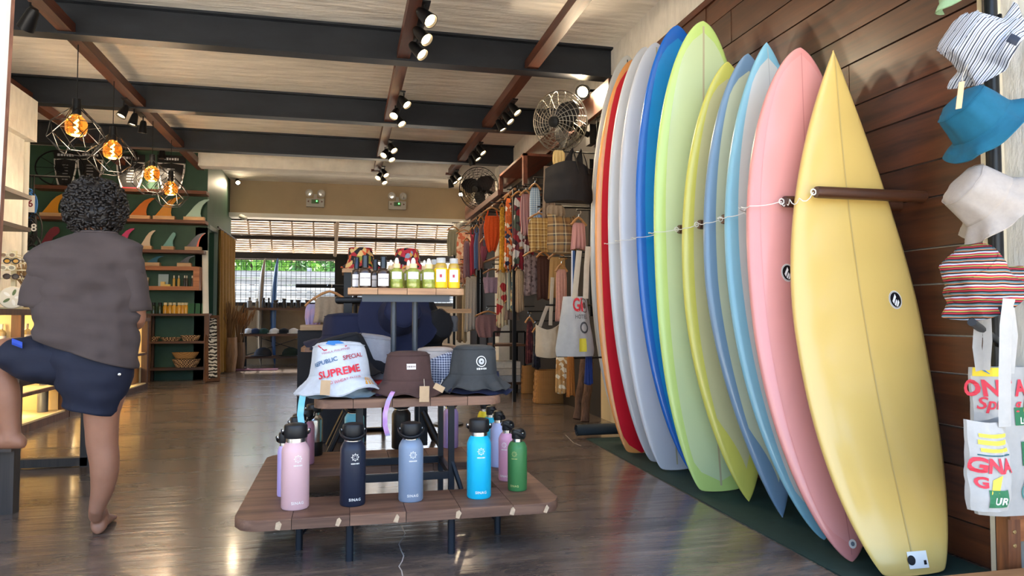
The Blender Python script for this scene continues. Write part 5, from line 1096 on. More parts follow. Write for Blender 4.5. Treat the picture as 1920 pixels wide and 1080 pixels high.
for k, (px, c, lab) in enumerate([(326, '#c9a04a', 'left gold spray bottle in the wall box'), (335, '#c9a04a', 'right gold spray bottle in the wall box'), (346, '#3a3430', 'left dark vial in the wall box'), (350, '#4a423a', 'middle dark vial in the wall box'), (360, '#3a3430', 'right dark vial in the wall box')]):
    p = at_y(px, 540, YG - .16); p.z = zb; small_bottle(p, .02, .17, mat('vial_' + c, c, .2), mat('pale_cap', '#e6dcc6', .4), lab, 'vials in the wall box', .5)
zz = b_.z; fin(276, 308, 479, zz, '#1f5d78', 'petrol blue fin on top of the wall box'); fin(336, 366, 479, zz, '#221a24', 'black fin on top of the wall box')
# standing shelf unit with cosmetics and baskets
a, b_ = at_z(268, 715, 0), at_z(391, 712, 0); Yu = 12.02
ua, ub = at_y(274, 600, Yu), at_y(392, 600, Yu); ztop = at_y(330, 588, Yu).z
t = T('shelf_unit', ((ua.x + ub.x) / 2, Yu + .13, 0), 'dark wooden shelf unit against the green wall', 'shelf')
for x in (ua.x, ub.x - .07):
    for y in (Yu, Yu + .19): t.p('leg', MB().box((x, y, 0), (x + .07, y + .06, ztop)), M_wbrown)
for z in (ztop, at_y(330, 640, Yu).z, at_y(330, 690, Yu).z): t.p('shelf', MB().box((ua.x + .002, Yu - .01, z - .035), (ub.x - .002, Yu + .26, z)), M_wbrownx)
zm_, zl2 = at_y(330, 640, Yu).z, at_y(330, 690, Yu).z
cols = ['#20301c', '#23351f', '#c9902c', '#c8922e', '#d6a23a', '#d19a34', '#c98f30', '#cf9a34']
for k, (px, c) in enumerate(zip((288, 300, 310, 319, 327, 336, 343, 349), cols)):
    p = at_y(px, 580, Yu + .1); p.z = ztop + .001; small_bottle(p, .036, .17, mat('jar_' + c, c, .15, coat=.5), M_blackp if k < 2 else mat('gold_cap', '#d8c9a0', .4), 'small %s jar on the shelf unit, %s from the left' % ('dark green' if k < 2 else 'amber', ['first', 'second', 'third', 'fourth', 'fifth', 'sixth', 'seventh', 'eighth'][k]), 'jars on the shelf unit', .75, 'jar', cat='jar')
for k, px in enumerate((358, 372, 381)): p = at_y(px, 580, Yu + .08); solo('green_carton', MB().box((p.x - .045, p.y, ztop + .001), (p.x + .045, p.y + .06, ztop + .16)), mat('green_pack', '#1d5a2e', .5), 'green carton on the shelf unit, %s of three' % ['left', 'middle', 'right'][k], 'box', 'green cartons')
Mw = ramp_mat('woven_red', [(0, '#3a1e14'), (.4, '#a4542c'), (.7, '#cfa878')], 'checker', 50); Mw2 = ramp_mat('rattan', [(0, '#8a5c2c'), (.5, '#d0a060')])
for px, z, r, h, m, lab in [(286, zm_, .11, .07, Mw, 'small woven tray at the left of the middle shelf'), (320, zm_, .16, .06, Mw, 'flat woven tray on the middle shelf'), (357, zm_, .15, .09, Mw, 'zigzag woven bowl on the middle shelf'), (350, zl2, .21, .13, Mw, 'red woven basket on the bottom shelf'), (348, zl2 + .135, .2, .1, Mw2, 'tan woven basket stacked on the red one')]:
    p = at_y(px, 640, Yu + .12); t = T('woven_basket', (p.x, p.y, z), lab, 'basket', 'baskets on the shelf unit'); t.p('bowl', MB().lathe([(.001, .002), (r * .7, .002), (r * .9, h * .6), (r, h), (r * .95, h), (r * .84, h * .6), (r * .6, .015), (.001, .015)], (p.x, p.y, z), 24, fn=lambda q, a_: Vector((q.x, q.y * .55, q.z)), cap=False), m)
# things leaning by the doorway
p0, p1 = at_y(386, 590, 12.06), at_y(384, 470, 12.24); t = T('white_panel', (p0.x, p0.y, p0.z), 'narrow white board leaning beside the doorway', 'board'); t.p('panel', MB().tube([(p0.x, 12.05, ztop + .002), (p1.x, 12.26, p1.z)], .045, 8, flat=.3), M_white)
p0, p1 = at_z(404, 712, 0), at_y(392, 592, 12.2); t = T('framed_panel', (p0.x, 11.85, 0), 'black and white patterned panel in a wooden frame leaning at the corner', 'panel')
Mz = ramp_mat('zebra_print', [(0, '#141414'), (.5, '#c9c6bd')], 'wave', 6, 'Z', distort=6); fa = Vector((p0.x - .02, 11.75, .002)); fb_ = Vector((p1.x + .0, 12.2, p1.z)); ax = (fb_ - fa).normalized()
Mt = Matrix.Translation(fa) @ Matrix((Vector((.82, .57, 0)), ax.cross(Vector((.82, .57, 0))).normalized(), ax)).transposed().to_4x4(); Lf = (fb_ - fa).length
t.p('picture', MB().box((-.02, -.01, .04), (.12, .01, Lf - .04), Mt), Mz)
for lo, hi in (((-.06, -.02, 0), (-.02, .02, Lf)), ((.12, -.02, 0), (.16, .02, Lf)), ((-.02, -.02, 0), (.12, .02, .05)), ((-.02, -.02, Lf - .05), (.12, .02, Lf))): t.p('frame_bar', MB().box(lo, hi, Mt), M_wbrown)
# curtain
ca, cb_ = at_x(405, 560, -2.10), at_x(437, 560, -2.10); zt_ = at_x(420, 438, -2.1).z; rows = []
for i in range(13):
    z = .03 + (zt_ - .03) * i / 12; rows.append([Vector((-2.07 + .05 * math.sin(j * .9 + .15 * i) * (.5 + .5 * (1 - i / 12)), ca.y + (cb_.y - ca.y) * j / 40 + .02 * math.sin(i * .6 + j), z)) for j in range(41)])
t = T('curtain', (-2.07, (ca.y + cb_.y) / 2, .03), 'mustard brown curtain hanging beside the doorway', 'curtain'); o = t.p('cloth', MB().grid(rows), mat('mustard_cloth', '#8a6524', .9, vary=.1, scale=20), smooth='all'); t.p('rod', MB().tube([(-2.07, ca.y - .1, zt_ + .02), (-2.07, cb_.y + .1, zt_ + .02)], .014, 8), M_black)
M_rat = ramp_mat('rattan', [(0, '#8a5c2c'), (.5, '#d0a060')])
for px, pyb, r, H, lab in [(415, 698, .14, .62, 'tall woven vase with dried grass in front of the curtain'), (433, 692, .12, .5, 'smaller woven vase of dried grass behind the tall one')]:
    pz = at_z(px, pyb, 0); t, p = dried(px + 16, 600, None, H * .8, .75, 70, lab, .12, mat('dry_straw_brown', '#7c5c3a', .9), Y=pz.y, name='grass_vase'); t.p('woven_vase', MB().lathe([(r * .75, 0), (r, H * .5), (r * .9, H), (r * .8, H), (r * .8, .02), (.001, .02)], (p.x, p.y, 0.002), 24, cap=False), wood('basket_weave', '#5f4428', '#94704a', 'Z', 3))
solo('door_rug', MB().box((-2.0, 14.0, 0), (-1.2, 14.5, .012)), mat('plum_rug', '#4a2438', .95, vary=.15, scale=30), 'small plum rug in front of the curtain', 'rug')
# ------------------------------------------------------------------ rear rack with candles, caps and bags, boards by the mesh
YR = 14.95; xa, xb_ = at_y(456, 620, YR).x, at_y(588, 620, YR).x; zs_ = [at_y(500, 577, YR).z, at_y(500, 626, YR).z, at_y(500, 668, YR).z]
t = T('rear_rack', ((xa + xb_) / 2, YR + .2, 0), 'black steel rack with wooden shelves in front of the low wall', 'rack')
for x in (xa, xb_):
    for y in (YR, YR + .4): t.p('post', MB().box((x - .02, y - .02, 0), (x + .02, y + .02, zs_[0] + (.0 if x == xb_ else .08))), M_black)
for z in zs_: t.p('shelf', MB().box((xa + .02, YR - .01, z - .045), (xb_ - .02, YR + .4, z)), M_wbrownx)
t.p('cross_brace', MB().tube([(xa, YR + .4, zs_[2]), (xb_, YR + .4, zs_[1])], .008, 5).tube([(xa, YR + .4, zs_[1]), (xb_, YR + .4, zs_[2])], .008, 5), M_black)
for k, (px, w_, h_, c, fl2) in enumerate([(468, 9, 19, '#6f6a62', 1), (482, 6, 17, '#77705f', 1), (494, 6, 18, '#2a2522', 0), (504, 4, 18, '#221d1a', 0), (517, 10, 14, '#33281f', 0), (533, 8, 17, '#1f1b19', 0), (547, 6, 14, '#2c2620', 0), (559, 9, 14, '#2b2420', 0), (576, 8, 14, '#30271f', 0)]):
    p = at_y(px, 570, YR + .2); p.z = zs_[0] + .001; d = 14.9 / FPX; small_bottle(p, w_ / 2 * d, h_ * d, mat('candle_' + c, c, .3), mat('ccap_' + c, c, .4), 'dark bottle on the rear rack, %s from the left' % ['first', 'second', 'third', 'fourth', 'fifth', 'sixth', 'seventh', 'eighth', 'ninth'][k], 'bottles on the rear rack', .4 if fl2 else .9)
def cap_(px, zb, Y, r, m, label, name='cap'):
    p = at_y(px, 600, Y); t = T(name, (p.x, Y, zb), label, 'cap', 'caps and bags on the rear rack'); t.p('crown', MB().lathe([(r, .002), (r * .98, r * .35), (r * .75, r * .75), (r * .3, r * .95), (.001, r)], (p.x, Y, zb), 18), m); t.p('visor', MB().lathe([(.001, .004), (r * 1.1, .004), (r * 1.1, .014), (.001, .014)], (p.x - r * .2, Y - r * .75, zb), 18, cap=False), m)
for k, (px, c, lab) in enumerate([(466, '#dcdcdc', 'white cap at the left of the rear rack'), (479, '#2b3a58', 'navy cap second on the rear rack'), (495, '#22423a', 'dark green cap on the rear rack'), (515, '#e4e4e0', 'white cap in the middle of the rear rack'), (533, '#23262c', 'black cap right of the middle on the rear rack'), (551, '#dadad6', 'pale cap on the right of the rear rack'), (570, '#c9c9c4', 'light grey cap at the right end of the rear rack')]): cap_(px, zs_[1] + .001, YR + .16, .11, cloth('cap_' + c, c), lab)
for k, (px, c, lab) in enumerate([(494, '#2c3038', 'dark folded bag at the left of the lowest shelf'), (546, '#1c2a22', 'dark green bag in the middle of the lowest shelf'), (578, '#8fa8c4', 'pale blue bag at the right of the lowest shelf')]): cap_(px, zs_[2] + .001, YR + .18, .17, cloth('bag_' + c, c), lab, 'folded_bag')
for k, (bx, tx, c, lab) in enumerate([(489, 497, '#8a7a66', 'tan surfboard standing edge-on before the mesh'), (515, 521, '#2f5d94', 'blue surfboard standing edge-on before the mesh')]):
    b0 = at_y(bx, 690, 15.5); b0.z = .002; t1 = at_y(tx, 484, 15.62); board('surfboard', b0, t1, .5, .11, (1.8, .9), (2, .7), bm_('rear_board_' + c, c), lab, yaw=1.72, bow=.06)
# ------------------------------------------------------------------ garments
M_hang = wood('hanger_wood', '#8a5a30', '#b98650', 'X', 3, .5)
def garment(px0, px1, py0, py1, X, style, m, label, name='garment', cat='clothing', hanger=True, group='clothes on the rails', Y=None, yaw=0., seed=None, depth=.03, folds=6):
    a = at_x((px0 + px1) / 2, py0, X) if Y is None else at_y((px0 + px1) / 2, py0, Y)
    Yc = a.y; p0, p1, pb = at_y(px0, py0, Yc), at_y(px1, py0, Yc), at_y((px0 + px1) / 2, py1, Yc); w_ = (p1.x - p0.x) / math.cos(yaw); H = p0.z - pb.z; sd_ = seed if seed is not None else px0 + py0; rnd = random.Random(sd_)
    prof = {'top': [(0, .55), (.08, .8), (.25, .9), (.6, .9), (1, 1)], 'dress': [(0, .5), (.1, .7), (.3, .72), (.6, .9), (1, 1)], 'tank': [(0, .42), (.2, .6), (.3, .95), (.6, .9), (1, .8)], 'swim': [(0, .75), (.15, .8), (.3, .95), (.55, .85), (.75, .7), (1, .38)], 'crop': [(0, .96), (.15, 1), (1, .8)], 'pants': [(0, .8), (.2, .95), (.5, .9), (1, 1)], 'scarf': [(0, .8), (.5, .9), (1, 1)], 'bunch': [(0, .7), (.2, .95), (.6, 1), (1, .8)]}[style]
    def wd(v):
        for (v0, a0), (v1, a1) in zip(prof, prof[1:]):
            if v <= v1: return a0 + (a1 - a0) * (v - v0) / (v1 - v0)
        return prof[-1][1]
    ph = rnd.uniform(0, 6); base = Vector((a.x, Yc, a.z)); rs = []; n = 36; Rz = Matrix.Rotation(yaw, 3, 'Z'); sway = rnd.uniform(-.06, .06) * w_
    for i in range(13):
        v = i / 12; hw_ = w_ / 2 * wd(v); ring = []
        for j in range(n):
            th_ = 2 * PI * j / n; cx, sx = math.cos(th_), math.sin(th_); d_ = depth * (.35 + .65 * v) * (1 + .9 * math.sin(folds * cx * 2 + ph + v * 1.2) * (.25 + .75 * v)); hem = .03 * H * math.sin(3 * cx + ph) * (v > .9); ring.append(base + Rz @ Vector((hw_ * cx + sway * v * v, d_ * sx, -H * v + hem)))
        rs.append(ring)
    t = T(name, (a.x, Yc, pb.z), label, cat, group); t.p('cloth', MB().rings(rs), m, smooth='all')
    if style in ('tank', 'swim', 'crop'):
        for s in (-1, 1): t.p('strap', MB().tube([base + Rz @ Vector((s * w_ * .3, 0, -.01)), base + Rz @ Vector((s * w_ * .22, 0, .07 * (1 if style != 'crop' else 1.6)))], .009, 6, flat=.4), m)
    if hanger:
        h0 = base + Vector((0, 0, .015 if style not in ('tank', 'swim', 'crop') else .08)); sp_ = min(.2, w_ * .5)
        hg = t.p('hanger', MB().tube([h0 + Rz @ Vector((-sp_, 0, -.035)), h0 + Rz @ Vector((-sp_ * .4, 0, .012)), h0 + Rz @ Vector((0, 0, .03)), h0 + Rz @ Vector((sp_ * .4, 0, .012)), h0 + Rz @ Vector((sp_, 0, -.035))], .011, 7), M_hang); t.p('hook', MB().tube([h0 + Vector((.02 * math.cos(a_) , 0, .075 + .02 * math.sin(a_))) for a_ in (-1.6, -.8, 0, .8, 1.6, 2.4, 3.1)] + [], .003, 5).tube([h0 + Vector((0, 0, .03)), h0 + Vector((0, 0, .056))], .003, 5), M_chrome, hg)
    if Y is None and 'arms' in globals():
        zz_ = base.z + (.015 if style not in ('tank', 'swim', 'crop') else .08) + .095 if hanger else base.z - .01; arms.p('arm', MB().tube([(base.x - .02, Yc, zz_), (2.475, Yc, zz_)], .007, 6), M_black)
    return t
# ------------------------------------------------------------------ clothes along the right wall
def stripes(key, cs, s=14, axis='X', **k): return ramp_mat(key, [(i / len(cs), c) for i, c in enumerate(cs)], 'wave', s, axis, **k)
def floral(key, cs, s=16): return ramp_mat(key, [(i / len(cs), c) for i, c in enumerate(cs)], 'cells', s)
fab = lambda c, v=.1: cloth('fabric_' + c, c, v)
# rails, canopy shelf, supports
def rail(x0, pa, pb, r, label, m=None, name='clothes_rail'): solo(name, MB().tube([pa, pb], r, 8), m or M_black, label, 'rail')
ra, rb = at_x(895, 425, 1.95), at_x(985, 352, 1.95); rz = at_x(930, 395, 1.95).z + .05
rail(0, (1.95, 8.2, rz + .05), (1.95, 13.2, rz + .05), .016, 'long upper clothes rail on the right', wood('rail_wood', '#7a5030', '#a87848', 'Y', 2))
zlow = at_x(925, 500, 1.98).z + .02
rail(0, (1.98, 8.0, zlow + .09), (1.98, 13.0, zlow + .09), .016, 'lower clothes rail on the right', wood('rail_wood', '#7a5030', '#a87848', 'Y', 2))
for y in (8.25, 10.6, 13.0): solo('rail_post', MB().box((1.93, y - .02, 0), (1.97, y + .02, rz + .06)), M_black, 'black upright carrying the clothes rails, ' + {8.25: 'nearest', 10.6: 'middle', 13.0: 'farthest'}[y], 'post')
t = T('canopy_shelf', (2.2, 9.6, 2.5), 'dark wooden canopy shelf above the clothes with slanting edge', 'shelf'); zc = at_x(975, 330, 1.92).z
for k in range(4): t.p('slat', MB().box((1.92 + k * .14, 8.9, zc - .03), (2.05 + k * .14, 11.3, zc)), M_wred)
t.p('front_beam', MB().box((1.88, 8.85, zc - .05), (1.92, 11.35, zc + .02)), M_wred); t.p('upper_shelf', MB().box((2.05, 8.2, zc + .32), (2.46, 9.6, zc + .35)), M_wred); t.p('upright', MB().box((2.05, 8.2, zc - .05), (2.1, 8.26, zc + .35)), M_wred); t.p('upright', MB().box((2.05, 9.54, zc - .05), (2.1, 9.6, zc + .35)), M_wred)
cp = at_x(975, 310, 2.36); struct('trim_70', MB().box((2.3, 10.75, 0), (2.5, 11.05, 3.32)), M_plaster, 'white column between the fans')
L = [ # px0, px1, py0, py1, X, style, material, label
 (906, 940, 405, 472, 1.86, 'swim', fab('#d9521c'), 'bright orange one-piece swimsuit at the front of the rail'),
 (936, 947, 388, 508, 1.90, 'scarf', floral('mustard_print', ['#d39a26', '#c98a1e', '#e0b040', '#b87a20'], 40), 'long narrow mustard patterned scarf beside the orange swimsuit'),
 (945, 962, 372, 505, 1.93, 'dress', floral('orange_floral', ['#c25a24', '#d8702c', '#e6d8c8', '#2a3050', '#d06028'], 22), 'long orange floral dress next to the mustard scarf'),
 (960, 986, 366, 505, 1.97, 'dress', floral('red_leaf', ['#35222a', '#8f1f2c', '#c9c2bc', '#4a5448', '#6a2a34'], 15), 'long dark red and white leaf-print dress'),
 (982, 1002, 400, 495, 2.08, 'dress', floral('red_leaf', ['#35222a']), 'second red leaf-print dress half hidden under the striped shirt'),
 (974, 998, 364, 440, 1.95, 'bunch', stripes('rose_stripe', ['#8a4a50', '#c99a98', '#7a3a44', '#d0aca6'], 12), 'gathered rose striped blouse'),
 (992, 1014, 352, 438, 1.95, 'top', ramp_mat('blue_check', [(0, '#8fa6bc'), (.5, '#d3dce2'), (.8, '#6f8aa6')], 'wave', 14, 'X', tex2=('Z',)), 'light blue checked shirt under the canopy'),
 (1007, 1030, 398, 425, 2.02, 'scarf', fab('#6f8fc0'), 'cornflower blue cloth behind the tan scarf'),
 (838, 862, 430, 480, 1.75, 'bunch', stripes('sage_stripe', ['#a8a48a', '#7f7a66', '#c9c4ac'], 20), 'sage green knit bundle at the far left of the rail'),
 (856, 884, 436, 500, 1.78, 'bunch', floral('peach_print', ['#e0b99a', '#d8a888', '#c96a4a', '#ead0b8'], 20), 'peach printed blouse at the left of the rail'),
 (868, 882, 452, 520, 1.72, 'top', fab('#8a6a72'), 'mauve grey top under the peach blouse'),
 (880, 892, 440, 515, 1.80, 'tank', fab('#a8384a'), 'crimson camisole between the peach blouse and blue top'),
 (888, 900, 436, 505, 1.84, 'tank', fab('#5a6f9a'), 'denim blue camisole on the upper rail'),
 (896, 908, 420, 505, 1.88, 'tank', fab('#8a6258'), 'brown sleeveless top on the upper rail'),
 (903, 916, 415, 478, 1.94, 'tank', fab('#6a6e80'), 'slate grey camisole behind the orange swimsuit'),
 (900, 914, 462, 490, 1.84, 'swim', fab('#8c4a5c'), 'plum bikini bottom under the camisoles'),
 (850, 880, 500, 530, 1.72, 'bunch', floral('rust_print', ['#a8684a', '#c0907a', '#8a5048', '#d4b49a'], 26), 'rust coloured printed bundle beside the yellow oil bottles'),
 (905, 944, 520, 550, 1.90, 'crop', fab('#a88a98'), 'lilac bandeau crop top with thin straps'),
 (872, 896, 518, 620, 1.86, 'pants', fab('#a9a29a'), 'long pale grey trousers on the lower rail'),
 (856, 868, 545, 640, 1.72, 'pants', fab('#7c6650'), 'brown trousers at the far left of the lower rail'),
 (866, 876, 535, 640, 1.78, 'pants', fab('#b09c7c'), 'sand coloured trousers on the lower rail'),
 (930, 952, 508, 612, 1.93, 'dress', floral('cream_red', ['#c9b48e', '#d2be98', '#b02c2c', '#c9b48e', '#d6c6a4'], 12), 'long cream dress with red patches on the lower rail'),
 (950, 958, 508, 580, 1.96, 'dress', stripes('teal_stripe', ['#d2c8b0', '#5a8088', '#c9b890'], 18), 'teal striped dress on the lower rail'),
 (957, 967, 506, 585, 2.0, 'dress', floral('multi_print', ['#8a8a70', '#c9b890', '#4a6068', '#a87858'], 26), 'multicoloured printed dress on the lower rail'),
 (966, 982, 504, 584, 2.0, 'pants', fab('#b89c7c'), 'camel trousers at the right of the lower rail'),
 (980, 1022, 478, 553, 1.95, 'pants', floral('mauve_dot', ['#8a7470', '#917a76', '#7f6a66', '#5a4440'], 40), 'mauve dotted skirt hanging at an angle'),
 (1005, 1032, 480, 562, 2.02, 'pants', fab('#4a2c24'), 'dark brown skirt behind the mauve dotted one'),
 (1028, 1062, 482, 560, 1.94, 'scarf', stripes('tan_rib', ['#a8824e', '#9a7442'], 30, 'Z'), 'ribbed tan cloth hanging beside the brown skirt'),
 (1041, 1064, 505, 600, 1.86, 'pants', fab('#c08a78'), 'salmon pink cloth hanging beside the ribbed tan one'),
 (1070, 1100, 418, 468, 1.90, 'scarf', stripes('pink_rib', ['#c08a80', '#b27a72'], 30), 'dusty pink folded cloth beside the white surfboard'),
 (990, 1032, 408, 472, 1.90, 'bunch', ramp_mat('tan_plaid', [(0, '#c09858'), (.35, '#7a5228'), (.6, '#d8bc84'), (.8, '#a87c3c')], 'wave', 5, 'X', tex2=('Z',)), 'tan and brown plaid scarf with fringe'),
 (890, 940, 590, 632, 1.84, 'bunch', fab('#8f6a68'), 'mauve pink shorts bundle on the low hanger'),
 (945, 975, 565, 600, 2.02, 'pants', fab('#8a7264'), 'taupe shorts below the printed dresses'),
 (985, 1001, 602, 680, 2.05, 'dress', floral('maroon_print', ['#4a1c22', '#5a2429', '#7a3a38'], 30), 'maroon patterned sarong near the baskets'),
 (998, 1014, 620, 690, 2.1, 'dress', floral('night_print', ['#1a1c26', '#262a38', '#4a4a54'], 24), 'black patterned sarong behind the cream bag'),
]
arms = T('clothes_rack', (2.4, 9.6, 1.2), 'black steel clothes frame with face-out arms on the right wall', 'rack'); arms.p('upright', MB().box((2.42, 6.9, 1.0), (2.46, 6.94, 2.6)).box((2.42, 12.9, 1.0), (2.46, 12.94, 2.6)), M_black)
for k, (x0, x1, y0, y1, X, st, m, lab) in enumerate(L): garment(x0, x1, y0, y1, X, st, m, lab, yaw=.15 if k % 3 else -.1)
# extra tops on the rack behind the hats
garment(588, 648, 556, 606, None, 'top', fab('#9c8a76'), 'taupe sleeveless top on a wooden hanger left of the hat stand', Y=6.3)
garment(572, 604, 570, 612, None, 'bunch', ramp_mat('pastel_tie_dye', [(0, '#8fb8b4'), (.4, '#a89cc4'), (.6, '#c8a0b8'), (.8, '#4aa0a4')], 'noise', 8, interp='LINEAR'), 'pastel tie-dye shirt behind the taupe top', Y=6.55)
rr = at_y(622, 545, 6.4); t = T('garment_rack', (rr.x, 6.4, 0), 'black garment rack behind the hats', 'rack'); t.p('bar', MB().tube([(rr.x - .3, 6.42, rr.z + .04), (rr.x + .45, 6.42, rr.z + .04)], .016, 8), M_black)
for x in (rr.x + .2, rr.x + .45): t.p('post', MB().tube([(x, 6.42, 0), (x, 6.42, rr.z + .04)], .018, 8), M_black)
t.p('foot', MB().tube([(rr.x + .1, 6.2, .018), (rr.x + .1, 6.7, .018)], .018, 8).tube([(rr.x + .1, 6.42, .018), (rr.x + .45, 6.42, .018)], .018, 8), M_black)
bx = at_y(612, 612, 5.95); t = T('display_box', (bx.x, 6.1, .0), 'dark box with pale wooden lid behind the black hat', 'box'); t.p('box', MB().box((bx.x - .22, 5.95, 0), (bx.x + .32, 6.3, bx.z - .03)), mat('dark_box', '#1c1a1e', .7)); t.p('lid', MB().box((bx.x - .2, 5.92, bx.z - .03), (bx.x + .3, 6.32, bx.z + .01)), M_wlightx)
sb = at_y(843, 583, 6.6); t = T('clip_stand', (sb.x, 6.6, 0), 'pale wooden clip bar on a thin stand right of the hat stand', 'stand'); t.p('bar', MB().box((sb.x - .2, 6.58, sb.z - .02), (sb.x + .2, 6.62, sb.z + .02)), M_wlightx); t.p('pole', MB().tube([(sb.x, 6.66, .01), (sb.x, 6.66, sb.z), (sb.x, 6.62, sb.z)], .011, 8), M_black); t.p('foot', MB().lathe([(.001, 0), (.14, 0), (.14, .012), (.001, .018)], (sb.x, 6.66, .001), 20, cap=False), M_black)
garment(826, 860, 592, 622, None, 'pants', fab('#6a6c72'), 'grey shorts clipped under the pale bar', Y=6.6, hanger=False)
# arm behind the cream bag
# low black shelf rack with folded goods
q = at_z(955, 737, 0); t = T('low_rack', (q.x, q.y, 0), 'low black steel rack with wooden shelf and folded goods', 'rack'); zt_ = at_y(955, 625, q.y).z; x0, x1 = at_y(926, 640, q.y).x, at_y(984, 640, q.y).x
for x in (x0, x1):
    for y in (q.y, q.y + .45): t.p('post', MB().box((x - .014, y - .014, 0), (x + .014, y + .014, zt_ + .02)), M_black)
t.p('top_bar', MB().tube([(x0, q.y, zt_ + .02), (x1, q.y, zt_ + .02)], .012, 6), M_black)
for z in (at_y(955, 645, q.y).z, .14): t.p('shelf', MB().box((x0, q.y - .02, z - .03), (x1, q.y + .46, z)), M_wbrownx)
for k, (z, c, lab) in enumerate([(.142, '#9aa0a8', 'grey folded cloth lowest on the low rack'), (.232, '#b9b4aa', 'pale folded cloth in the middle of the low rack'), (.322, '#c9c4b8', 'cream folded cloth on top of the pile on the low rack')]): solo('folded_cloth', MB().box((x0 + .03, q.y, z), (x1 - .06, q.y + .38, z + .085)), mat('fold_' + c, c, .9, vary=.15, scale=20, bump=.3), lab, 'clothing', 'folded cloths on the low rack')
# baskets
def basket(px, pyb, w_, h_, label, flare=1.0):
    p = at_z(px, pyb, 0); d = (_M.transposed() @ (p - EYE)).z * -1 / FPX; r, H = w_ / 2 * d, h_ * d; p = p + Vector((0, r * .6, 0))
    t = T('seagrass_basket', (p.x, p.y, 0), label, 'basket'); sq = lambda q_, a_: Vector((q_.x * (1 + .12 * math.cos(4 * a_) * -1), q_.y * .7, q_.z))
    t.p('body', MB().lathe([(.001, .002), (r * .95, .002)] + [(r * (.97 + .03 * math.sin(k * 2.2)) * (1 - .12 * k / 14 * flare), .01 + (H - .01) * k / 14) for k in range(15)] + [(r * .8, H), (r * .8, .03), (.001, .03)], (p.x, p.y, 0), 32, fn=sq, cap=False), ramp_mat('seagrass', [(0, '#5a3818'), (.4, '#9a6c38'), (.7, '#b98a50')], 'wave', 26, 'Z', tex2=('X',), interp='LINEAR'), smooth=60)
basket(1035, 757, 66, 62, 'wide seagrass basket on the floor beside the logs'); basket(995, 738, 34, 52, 'narrow seagrass basket behind the wide one')
# log trestle
for k, (x0, y0, x1, y1, lab) in enumerate([(1082, 792, 1096, 672, 'left rough log leaning under the white tote bag'), (1096, 797, 1106, 680, 'right rough log leaning under the white tote bag')]):
    p0 = at_z(x0, y0, .0); p1 = at_y(x1, y1, p0.y + .15); p0.z = .03; solo('log', MB().tube([p0 + (p1 - p0) * (i / 6) + Vector((.006 * math.sin(i * 2 + k), 0, 0)) for i in range(7)], [.042, .04, .043, .039, .041, .038, .037], 10), wood('log_bark', '#3f2c22', '#6d5242', 'Z', 3, .9), lab, 'log', 'log trestle legs')
# ------------------------------------------------------------------ bags
def bag(px0, px1, py0, py1, X, m, label, Y=None, yaw=0., straps=None, strap_m=None, sag=.04, taper=.92, depth=.05, prints=None, seed=1, name='tote_bag', lean=0.):
    pxm = (px0 + px1) / 2; a = at_x(pxm, py0, X) if Y is None else at_y(pxm, py0, Y); Yc = a.y; w_ = (at_y(px1, py0, Yc).x - at_y(px0, py0, Yc).x) / max(.4, math.cos(yaw)); H = a.z - at_y(pxm, py1, Yc).z; Rz = Matrix.Rotation(yaw, 3, 'Z')
    def F(x, z, off=0.):     # x -1..1 across, z 0..1 from top; front surface
        hw_ = w_ / 2 * (taper + (1 - taper) * z) * (1 - .10 * max(0, z - .9) / .1); b_ = depth * (.25 + .75 * math.sin(PI * min(1, z * .62 + .1))) * max(0, 1 - abs(x) ** 2.4) + .012 * nz((x * 2, z * 3, 0), 1.6, seed)
        return a + Rz @ Vector((hw_ * x + lean * z, -b_ - off, -H * z - sag * (1 - x * x) * (1 - z) - .25 * sag * z * (1 - x * x)))
    t = T(name, (a.x, Yc, a.z - H), label, 'bag'); N = 16
    fr = [[F(-1 + 2 * j / N, i / N) for j in range(N + 1)] for i in range(N + 1)]; bk = [[Vector((p.x, p.y, p.z)) + Rz @ Vector((0, .012 + 2 * max(0, -(Rz.transposed() @ (p - a)).y) * .7, 0)) for p in r] for r in fr]
    mb = MB(); mb.grid(fr); mb.grid([r[::-1] for r in bk]); 
    rim = [r[0] for r in fr] ; mb.grid([[r[0] for r in fr], [r[0] for r in bk]]); mb.grid([[r[-1] for r in fr], [r[-1] for r in bk]]); mb.grid([fr[-1], bk[-1]])
    t.p('pouch', mb, m, smooth='all')
    for s in straps or []:
        t.p('strap', MB().tube([at_y(x, y, Yc - .03 - .01 * k) for k, (x, y) in enumerate(s[1:])], s[0], 6, flat=.15, up=(1, 0, 0)), strap_m or m)
    PT = lambda x, y: F(x / (w_ / 2), y, .004)
    for it in prints or []:
        if it[0] == 'text':
            _, st, size, cx, cz, col, bold, sh = it; t.p('lettering', text_mb(st, size, bold, fn=lambda u, v: F(cx + u / (w_ / 2), cz - v / H, .004), shear=sh), mat('ink_' + col, col, .7), smooth=False)
        elif it[0] == 'poly': t.p('printed_panel', MB().add([F(x, z, .003) for x, z in it[1]], [tuple(range(len(it[1])))]) if len(it) < 4 else MB().grid([[F(it[1][0] + (it[1][1] - it[1][0]) * i / 6, it[1][2] + (it[1][3] - it[1][2]) * j / 4, .003) for i in range(7)] for j in range(5)]), mat('ink_' + it[2], it[2], .7), smooth=False)
        elif it[0] == 'ring':
            _, cx, cz, r0, r1, col = it; k = 24; Q = lambda r: [F(cx + r * math.cos(2 * PI * j / k) / (w_ / 2), cz - r * math.sin(2 * PI * j / k) / H, .0035) for j in range(k)]
            t.p('printed_seal', MB().add(Q(r0) + Q(r1), [(j, (j + 1) % k, k + (j + 1) % k, k + j) for j in range(k)]), mat('ink_' + col, col, .7), smooth=False)
    return t
